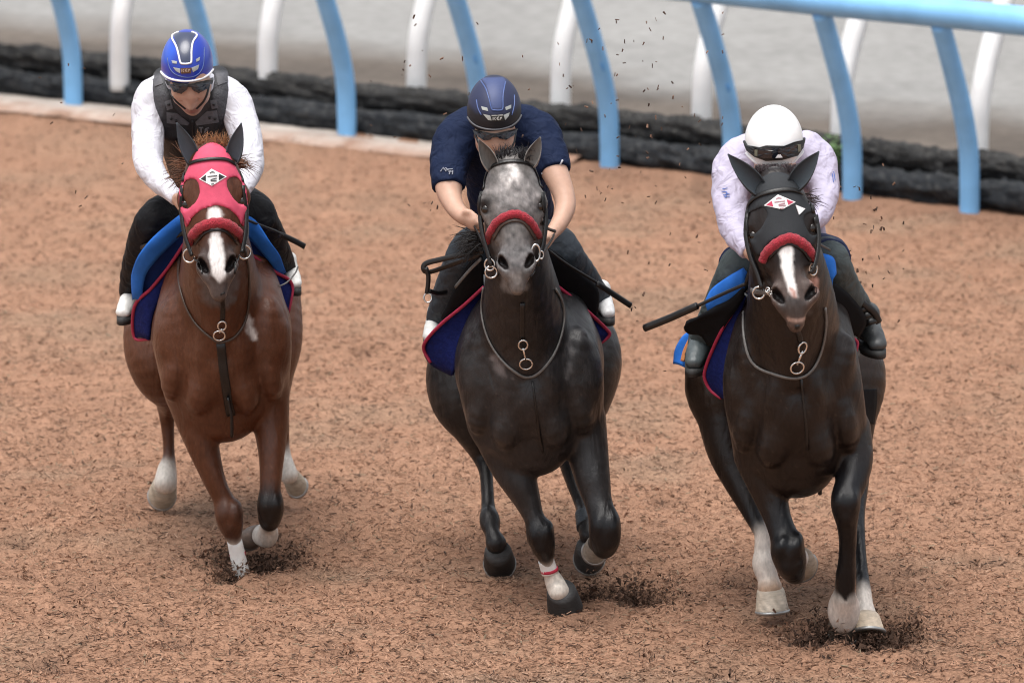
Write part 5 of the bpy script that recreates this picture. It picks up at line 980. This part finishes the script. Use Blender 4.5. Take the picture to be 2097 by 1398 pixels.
breastplate(h2, [(992, 590), (988, 640), (1002, 695), (1030, 738), (1060, 764), (1082, 772), (1110, 758), (1138, 715), (1153, 660), (1150, 620), (1136, 592)], [(1070, 620), (1070, 660), (1070, 692)], (1071, 703), (1077, 742), .026, ([(1090, 780), (1098, 840), (1106, 890), (1112, 925)], .008))
pipe(h2, h2.root, 'girth_end', m_strap, [(1112, 905, .02), (1113, 930, .03), (1113, 955, .04)], .018, flat=(.5, 1))
saddle(h2, [(1082, 575, .36, 55, 16), (1080, 560, .6, 75, 20), (1076, 540, .85, 82, 26)], None)
nv = loft(h2, h2.root, 'saddle_cloth', m_navy, [(994, 590, .20), (972, 650, .21), (948, 710, .22), (926, 768, .26)], [(990, 588, .14), (950, 625, .20), (905, 662, .28), (874, 695, .36), (868, 716, .40), (882, 744, .40), (926, 768, .34)], label='navy quilted saddle cloth with crimson edge'); pipe(h2, nv, 'edge_piping', m_piping, [(990, 588, .12), (950, 625, .18), (905, 662, .26), (874, 695, .34), (868, 716, .38), (882, 742, .38)], .0075)
nv = loft(h2, h2.root, 'saddle_cloth', m_navy, [(1136, 592, .22), (1165, 630, .23), (1195, 668, .24), (1224, 704, .28)], [(1134, 580, .14), (1175, 612, .20), (1212, 645, .26), (1240, 672, .34), (1248, 686, .36), (1226, 706, .34)], label='navy quilted saddle cloth with crimson edge'); pipe(h2, nv, 'edge_piping', m_piping, [(1134, 580, .12), (1175, 612, .18), (1212, 645, .24), (1240, 672, .32), (1248, 686, .34), (1228, 704, .33)], .0075)
loft(h2, h2.root, 'saddle_flap', m_blackcloth, [(990, 588, .16), (950, 625, .22), (908, 662, .30)], [(988, 515, .12), (962, 535, .12), (938, 580, .18), (908, 650, .30)], th=.02, bulge=.02); loft(h2, h2.root, 'saddle_flap', m_blackcloth, [(1134, 580, .16), (1175, 612, .22), (1218, 648, .30)], [(1122, 508, .12), (1150, 525, .12), (1190, 560, .18), (1222, 592, .26), (1220, 640, .30)], th=.02, bulge=.02)
mane(h2, 'forelock', [(1015, 1090, 318, 332, -.34, (.15, .1, 1), .058, 130)], (.020, .019, .022), 5, .004)
mane(h2, 'mane', [(975, 1000, 470, 505, -.12, (-1, .1, .15), .11, 80), (960, 990, 480, 520, -.05, (-.8, .1, -.1), .09, 40)], (.012, .011, .012), 6, .004); tail(h2, 1075, 615, 1.5, (.03, .028, .03), 60, 5)
pipe(h2, br, 'rein', m_strap, [(1004, 530, -.5), (992, 505, -.35), (975, 470, -.18), (965, 455, -.12)], .008, flat=(1, .4)); pipe(h2, br, 'rein', m_strap, [(1106, 525, -.48), (1124, 500, -.3), (1135, 480, -.18), (1125, 494, -.12)], .008, flat=(1, .4)); pipe(h2, br, 'rein', m_strap, [(1112, 455, -.4), (1122, 468, -.25), (1138, 474, -.16)], .007, flat=(1, .5))
rl = pipe(h2, br, 'rein_loop', m_strap, [(990, 514, -.1), (950, 521, .0), (905, 531, .05), (872, 540, .08), (868, 552, .08), (880, 557, .08), (930, 540, .04), (985, 522, -.08)], .012, flat=(1, .35)); pipe(h2, br, 'rein', m_strap_g, [(985, 530, -.1), (960, 555, .0), (932, 588, .1)], .008, flat=(1, .4))
tl = pipe(h2, br, 'rein_end', m_strap, [(872, 548, .08), (877, 565, .08), (876, 585, .08), (874, 600, .08)], .020, flat=(.5, 1)); pipe(h2, tl, 'keeper', m_strap, [(880, 596, .07), (895, 600, .15), (915, 598, .25)], .010, flat=(1, .4)); ring(h2, tl, 'buckle', h2.p(876, 610, .07), .016, .0035, 1.2)
wb = bpy.data.objects.new('riding_whip', None); COL.objects.link(wb); wb.location = tuple(h2.p(1150, 535, .0)); tag(wb, 'thin black riding whip held beside the grey horse', 'whip', 'riding whips')
pipe(h2, wb, 'shaft', m_strap, [(1120, 510, -.1), (1160, 540, .05), (1205, 568, .15), (1230, 583, .2)], .006); pipe(h2, wb, 'flap', m_strap, [(1222, 580, .18), (1260, 605, .24), (1292, 626, .28)], .013, flat=(1, .4))

# ---------------- dark bay
ho, hs3_ = h3.hood(smooth_poly([(1563, 361), (1590, 351), (1615, 358), (1632, 375), (1645, 405), (1668, 430), (1676, 470), (1672, 508), (1655, 500), (1640, 490), (1612, 482), (1588, 490), (1568, 508), (1552, 525), (1530, 480), (1526, 440), (1536, 410), (1548, 380)], 3), [[(1528, 445), (1545, 432), (1562, 426), (1570, 438), (1562, 460), (1548, 476), (1530, 482)], [(1646, 446), (1660, 436), (1676, 440), (1678, 470), (1664, 482), (1652, 468)]], m_hood, (.014, .017, .021)); ho['label'] = 'black cloth hood'
emblem(hs3_, ho, (1565, 421), (1593, 399), (1629, 414), (1602, 429), 'red'); piece(hs3_, ho, 'white_tab', m_trim_w, [(1629, 420), (1648, 428), (1636, 440)], .004)
for b, t, f in (((1556, 392, -.58), (1486, 316, -.60), (.5, -1, .15)), ((1628, 382, -.58), (1681, 310, -.60), (-.5, -1, .15))): ear(h3.root, 'ear_cover', h3.p(*b), h3.p(*t), .042, f, m_hood, (.032, .042, .052), (.014, .017, .021))
br = strapline(h3, h3.root, 'bridle', m_strap, [(1531, 440), (1535, 418), (1552, 402), (1580, 393), (1610, 389), (1632, 392), (1648, 402), (1660, 420), (1666, 440)], .017, hs3_, .005)
strapline(h3, br, 'cheek_strap', m_strap, [(1531, 445), (1530, 480), (1540, 520), (1555, 555), (1563, 580)], .015, off=.005); strapline(h3, br, 'cheek_strap', m_strap, [(1668, 445), (1673, 480), (1671, 515), (1666, 545)], .015, off=.005)
fleece(h3, br, [(1563, 535), (1572, 517), (1594, 497), (1618, 488), (1640, 498), (1656, 514), (1665, 534)], .021, h3.surf)
strapline(h3, br, 'nose_strap', m_strap, [(1575, 530), (1596, 508), (1618, 500), (1642, 512), (1658, 535)], .012, off=.004)
strapline(h3, br, 'throat_strap', m_strap_g, [(1527, 592), (1545, 596), (1560, 598), (1575, 598)], .022); ring(h3, br, 'bit_ring', h3.surf.hit(1560, 597, .015)[0], .024, .0042, ax=A(-.3, -1, .1)); ring(h3, br, 'bit_ring', h3.surf.hit(1659, 550, .012)[0], .018, .0042, 1.4, ax=A(.5, -1, .1))
mb = MB()
for i in range(6): mb.torus(h3.p(1572 + 3.6 * i, 594 + 4 * i, -.72), .010, .0028, A(.3 if i % 2 else -.6, -1, .2), nseg=12)
mb.build('curb_chain', m_steel, br)
breastplate(h3, [(1524, 640), (1525, 690), (1540, 742), (1580, 764), (1630, 774), (1662, 758), (1682, 715), (1690, 665), (1688, 630)], [(1632, 665), (1636, 685), (1640, 700)], (1640, 710), (1631, 750), .027)
strapline(h3, h3.root, 'girth_strap', m_strap, [(1640, 775), (1648, 850), (1655, 920)], .010); pipe(h3, h3.root, 'girth_end', m_strap, [(1679, 965, .05), (1680, 990, .06), (1679, 1010, .07)], .018, flat=(.5, 1))
saddle(h3, [(1620, 605, .16, 55, 16), (1615, 590, .4, 75, 20), (1608, 570, .65, 82, 26)], None)
nv = loft(h3, h3.root, 'saddle_cloth', m_navy, [(1526, 605, .0), (1512, 670, .01), (1496, 740, .02), (1482, 816, .06)], [(1515, 610, .0), (1500, 640, .02), (1480, 672, .06), (1461, 711, .12), (1446, 750, .18), (1443, 774, .2), (1455, 798, .2), (1478, 816, .16)], label='navy quilted saddle cloth with crimson edge'); pipe(h3, nv, 'edge_piping', m_piping, [(1515, 610, -.02), (1500, 640, .0), (1480, 672, .04), (1461, 711, .10), (1446, 750, .16), (1443, 774, .18), (1455, 798, .18), (1477, 815, .14)], .0075)
nv = loft(h3, h3.root, 'saddle_cloth', m_navy, [(1672, 610, .0), (1690, 650, .01), (1715, 690, .02), (1745, 728, .06)], [(1667, 600, -.02), (1687, 634, .02), (1715, 670, .08), (1735, 688, .12), (1755, 700, .16), (1749, 730, .16)], label='navy quilted saddle cloth with crimson edge'); pipe(h3, nv, 'edge_piping', m_piping, [(1667, 600, -.04), (1687, 634, .0), (1715, 670, .06), (1735, 688, .10), (1755, 700, .14), (1749, 729, .14)], .0075)
loft(h3, h3.root, 'saddle_flap', m_blackcloth, [(1524, 605, -.04), (1510, 632, -.02), (1490, 660, .02), (1465, 703, .10)], [(1524, 588, -.04), (1470, 628, .02), (1425, 652, .08), (1402, 664, .14), (1410, 680, .16), (1436, 684, .14), (1452, 706, .12)], th=.018, bulge=.02)
loft(h3, h3.root, 'saddle_flap', m_blackcloth, [(1668, 596, -.06), (1690, 634, -.02), (1716, 668, .04), (1734, 684, .09)], [(1668, 566, -.06), (1700, 574, -.04), (1735, 600, .0), (1762, 632, .06), (1772, 660, .10), (1756, 690, .12)], th=.018, bulge=.02)
loft(h3, h3.root, 'saddle_pad', m_towel, [(1524, 592, -.03), (1490, 617, .0), (1452, 640, .08)], [(1526, 552, -.04), (1490, 572, -.02), (1462, 594, .04), (1449, 622, .08)], th=.03, bulge=.03, label='bright blue padded cloth'); loft(h3, h3.root, 'saddle_pad', m_towel, [(1668, 572, -.05), (1684, 574, -.05), (1705, 582, -.04)], [(1664, 518, -.06), (1684, 522, -.06), (1702, 530, -.05), (1706, 560, -.04)], th=.03, bulge=.03, label='bright blue padded cloth')
nc = loft(h3, h3.root, 'number_cloth', m_towel, [(1380, 745, .72), (1384, 715, .72), (1398, 690, .70), (1412, 680, .68)], [(1402, 752, .66), (1412, 730, .66), (1424, 705, .64), (1430, 684, .62)], th=.01, bulge=.01, label='bright blue cloth corner with pale orange bar'); loft(h3, nc, 'orange_bar', material('pale_orange', (.62, .26, .10), rough=.7), [(1394, 738, .655), (1400, 715, .655), (1412, 690, .65)], [(1401, 740, .65), (1407, 718, .65), (1418, 694, .645)], th=.012, bulge=.0)
loft(h3, h3.root, 'number_cloth', m_towel, [(1786, 640, .62), (1790, 665, .62), (1796, 690, .62)], [(1800, 655, .6), (1804, 680, .6), (1806, 700, .6)], th=.01, bulge=.0, label='bright blue cloth corner')
loft(h3, h3.root, 'hanging_strap', m_blackcloth, [(1750, 798, .38), (1756, 830, .38), (1764, 866, .40)], [(1794, 796, .52), (1793, 830, .52), (1788, 868, .53)], th=.012, bulge=.0)
sb = MB(); 
for i, (x, y) in enumerate(((1768, 632), (1776, 645), (1784, 658))): sb.tube([h3.p(x - 14, y + 6, .26), h3.p(x, y, .24), h3.p(x + 18, y - 4, .3)], .013, 8, flat=(1, .4))
sb.build('stirrup_leather', m_strap, h3.root); pipe(h3, h3.root, 'stirrup_leather', m_strap, [(1740, 596, .22), (1768, 622, .24), (1790, 640, .26), (1800, 660, .28)], .016, flat=(1, .4))
mane(h3, 'mane', [(1545, 1640, 352, 372, -.50, (0, .1, 1), .045, 160), (1640, 1660, 395, 425, -.42, (.9, .1, .1), .08, 20)], (.030, .020, .022), 8, .004); tail(h3, 1607, 640, 1.3, (.012, .010, .010), 60, 7)
pipe(h3, br, 'rein', m_strap, [(1562, 592, -.72), (1552, 565, -.5), (1545, 535, -.34), (1540, 522, -.28)], .008, flat=(1, .4)); pipe(h3, br, 'rein', m_strap, [(1662, 550, -.72), (1674, 520, -.5), (1668, 485, -.34), (1658, 466, -.28)], .008, flat=(1, .4)); pipe(h3, br, 'rein', m_strap, [(1664, 480, -.5), (1680, 500, -.3), (1700, 512, -.1)], .006, flat=(1, .4)); pipe(h3, br, 'rein_end', m_strap, [(1690, 690, -.2), (1705, 705, -.1), (1725, 705, .02), (1742, 690, .15)], .007, flat=(1, .4))
wb = bpy.data.objects.new('riding_whip', None); COL.objects.link(wb); wb.location = tuple(h3.p(1527, 580, -.22)); tag(wb, 'long black riding whip with thick padded end held beside the dark bay horse', 'whip', 'riding whips')
pipe(h3, wb, 'shaft', m_strap, [(1540, 528, -.24), (1530, 580, -.2), (1480, 602, -.12), (1425, 628, -.06)][1:], .0075); pipe(h3, wb, 'padded_end', m_strap, [(1428, 626, -.06), (1415, 632, -.05), (1370, 652, .0), (1320, 672, .05)], .016); pipe(h3, wb, 'handle', m_strap, [(1545, 520, -.26), (1540, 545, -.24), (1528, 581, -.2)], .009)
for h_, Yc, lines in ((h1, -.50, ([(374, 386), (371, 430), (377, 475), (386, 505), (393, 524)], [(500, 386), (505, 430), (503, 475), (498, 505), (495, 518)])), (h2, -.49, ([(987, 392), (983, 440), (988, 480), (998, 515), (1006, 545)], [(1112, 392), (1118, 440), (1116, 480), (1109, 515), (1101, 545)])), (h3, -.72, ([(1530, 436), (1527, 480), (1536, 525), (1550, 560), (1560, 592)], [(1671, 440), (1677, 480), (1675, 515), (1668, 545), (1660, 560)]))):
    for ln in lines:
        pp = catmull([h_.p(x, y, Yc + .12 * (y - ln[-1][1]) / (ln[0][1] - ln[-1][1])) for x, y in ln], 4); mb = MB(); mb.ribbon(list(pp), [A(-.55 if ln[0][0] < ln[-1][0] else .55, -1, .1)] * len(pp), .017, .005); mb.build('cheek_piece', m_strap, h_.root)
# leg wraps
def wrap(h, a, b, ra, rb, mat, name='bandage'):
    A_, B_ = h.p(*a), h.p(*b); mb = MB(); n = 9; mb.tube([A_ + (B_ - A_) * t for t in np.linspace(0, 1, n)], [(ra + (rb - ra) * t) * mpp(A_) * (1 + .02 * math.sin(t * 25)) for t in np.linspace(0, 1, n)], 20); return mb.build(name, mat, h.root)
o = wrap(h1, (480.5, 1107, 0), (497, 1186, .02), 15.5, 17.5, m_band); 
def tape(h, o, a, b, r): 
    A_, B_ = h.p(*a), h.p(*b); mb = MB(); mb.tube([A_, B_], r * mpp(A_), 20); mb.build('tape_band', m_tape, o)
tape(h1, o, (485.6, 1131, .008), (487.5, 1140, .01), 16.4)
o = wrap(h2, (1118, 1146, -.02), (1126, 1172, -.01), 16.5, 17.5, m_band); tape(h2, o, (1124.5, 1163, -.012), (1125.8, 1169, -.01), 18.4)
wrap(h2, (1194, 1050, .75), (1202, 1078, .68), 17, 22, m_boot_g, 'leg_boot')

# ================================================================== WOOD CHIPS IN THE AIR
chip_meshes = []; r = random.Random(11)
for i in range(14):
    L = r.uniform(.005, .011); W_ = L * r.uniform(.16, .5); T_ = W_ * r.uniform(.4, .8); mb = MB(); mb.box((0, 0, 0), A(L, 0, 0), A(0, W_, 0), A(0, 0, T_)); me = bpy.data.meshes.new('wood_chip'); v = [(x * r.uniform(.6, 1.1), y * r.uniform(.4, 1.2), z * r.uniform(.5, 1.2)) for x, y, z in mb.v]; me.from_pydata(v, [], mb.f)
    me.materials.append(material('chip_dark_%d' % (i % 3), [(.055, .032, .022), (.10, .055, .037), (.19, .105, .068)][i % 3], rough=.9, var=.3, scale=120)); chip_meshes.append(me)
def fling(n, x0, x1, y0, y1, Y0_, Y1_, label, grp, conc=1.0):
    for i in range(n):
        cx, cy = (x0 + x1) / 2, (y0 + y1) / 2; x = cx + (x1 - x0) * max(-.5, min(.5, r.gauss(0, .27))) if conc else r.uniform(x0, x1); y = r.uniform(y0, y1)
        o = bpy.data.objects.new('wood_chip', r.choice(chip_meshes)); COL.objects.link(o); o.location = tuple(P(x, y, r.uniform(Y0_, Y1_))); o.rotation_euler = (r.uniform(0, 6.28), r.uniform(0, 6.28), r.uniform(0, 6.28)); tag(o, label, 'wood chip', grp)
fling(95, 1070, 1480, 5, 420, -.2, 2.0, 'dark wood chip flying in the air between the grey and dark bay riders', 'chips in the air between the two right-hand riders')
fling(26, 760, 1000, 20, 470, .0, 2.0, 'dark wood chip flying in the air to the left of the grey horse', 'chips in the air left of the grey horse')
fling(52, 1680, 1850, 330, 700, -.3, 1.0, 'dark wood chip flying in the air to the right of the dark bay horse', 'chips in the air right of the dark bay horse')
fling(10, 60, 260, 40, 480, .5, 2.0, 'dark wood chip flying in the air to the left of the chestnut rider', 'chips in the air left of the chestnut horse')
fling(12, 1220, 1460, 440, 800, -.2, 1.0, 'dark wood chip flying in the air between the grey and dark bay horses', 'chips in the air between the two right-hand horses')
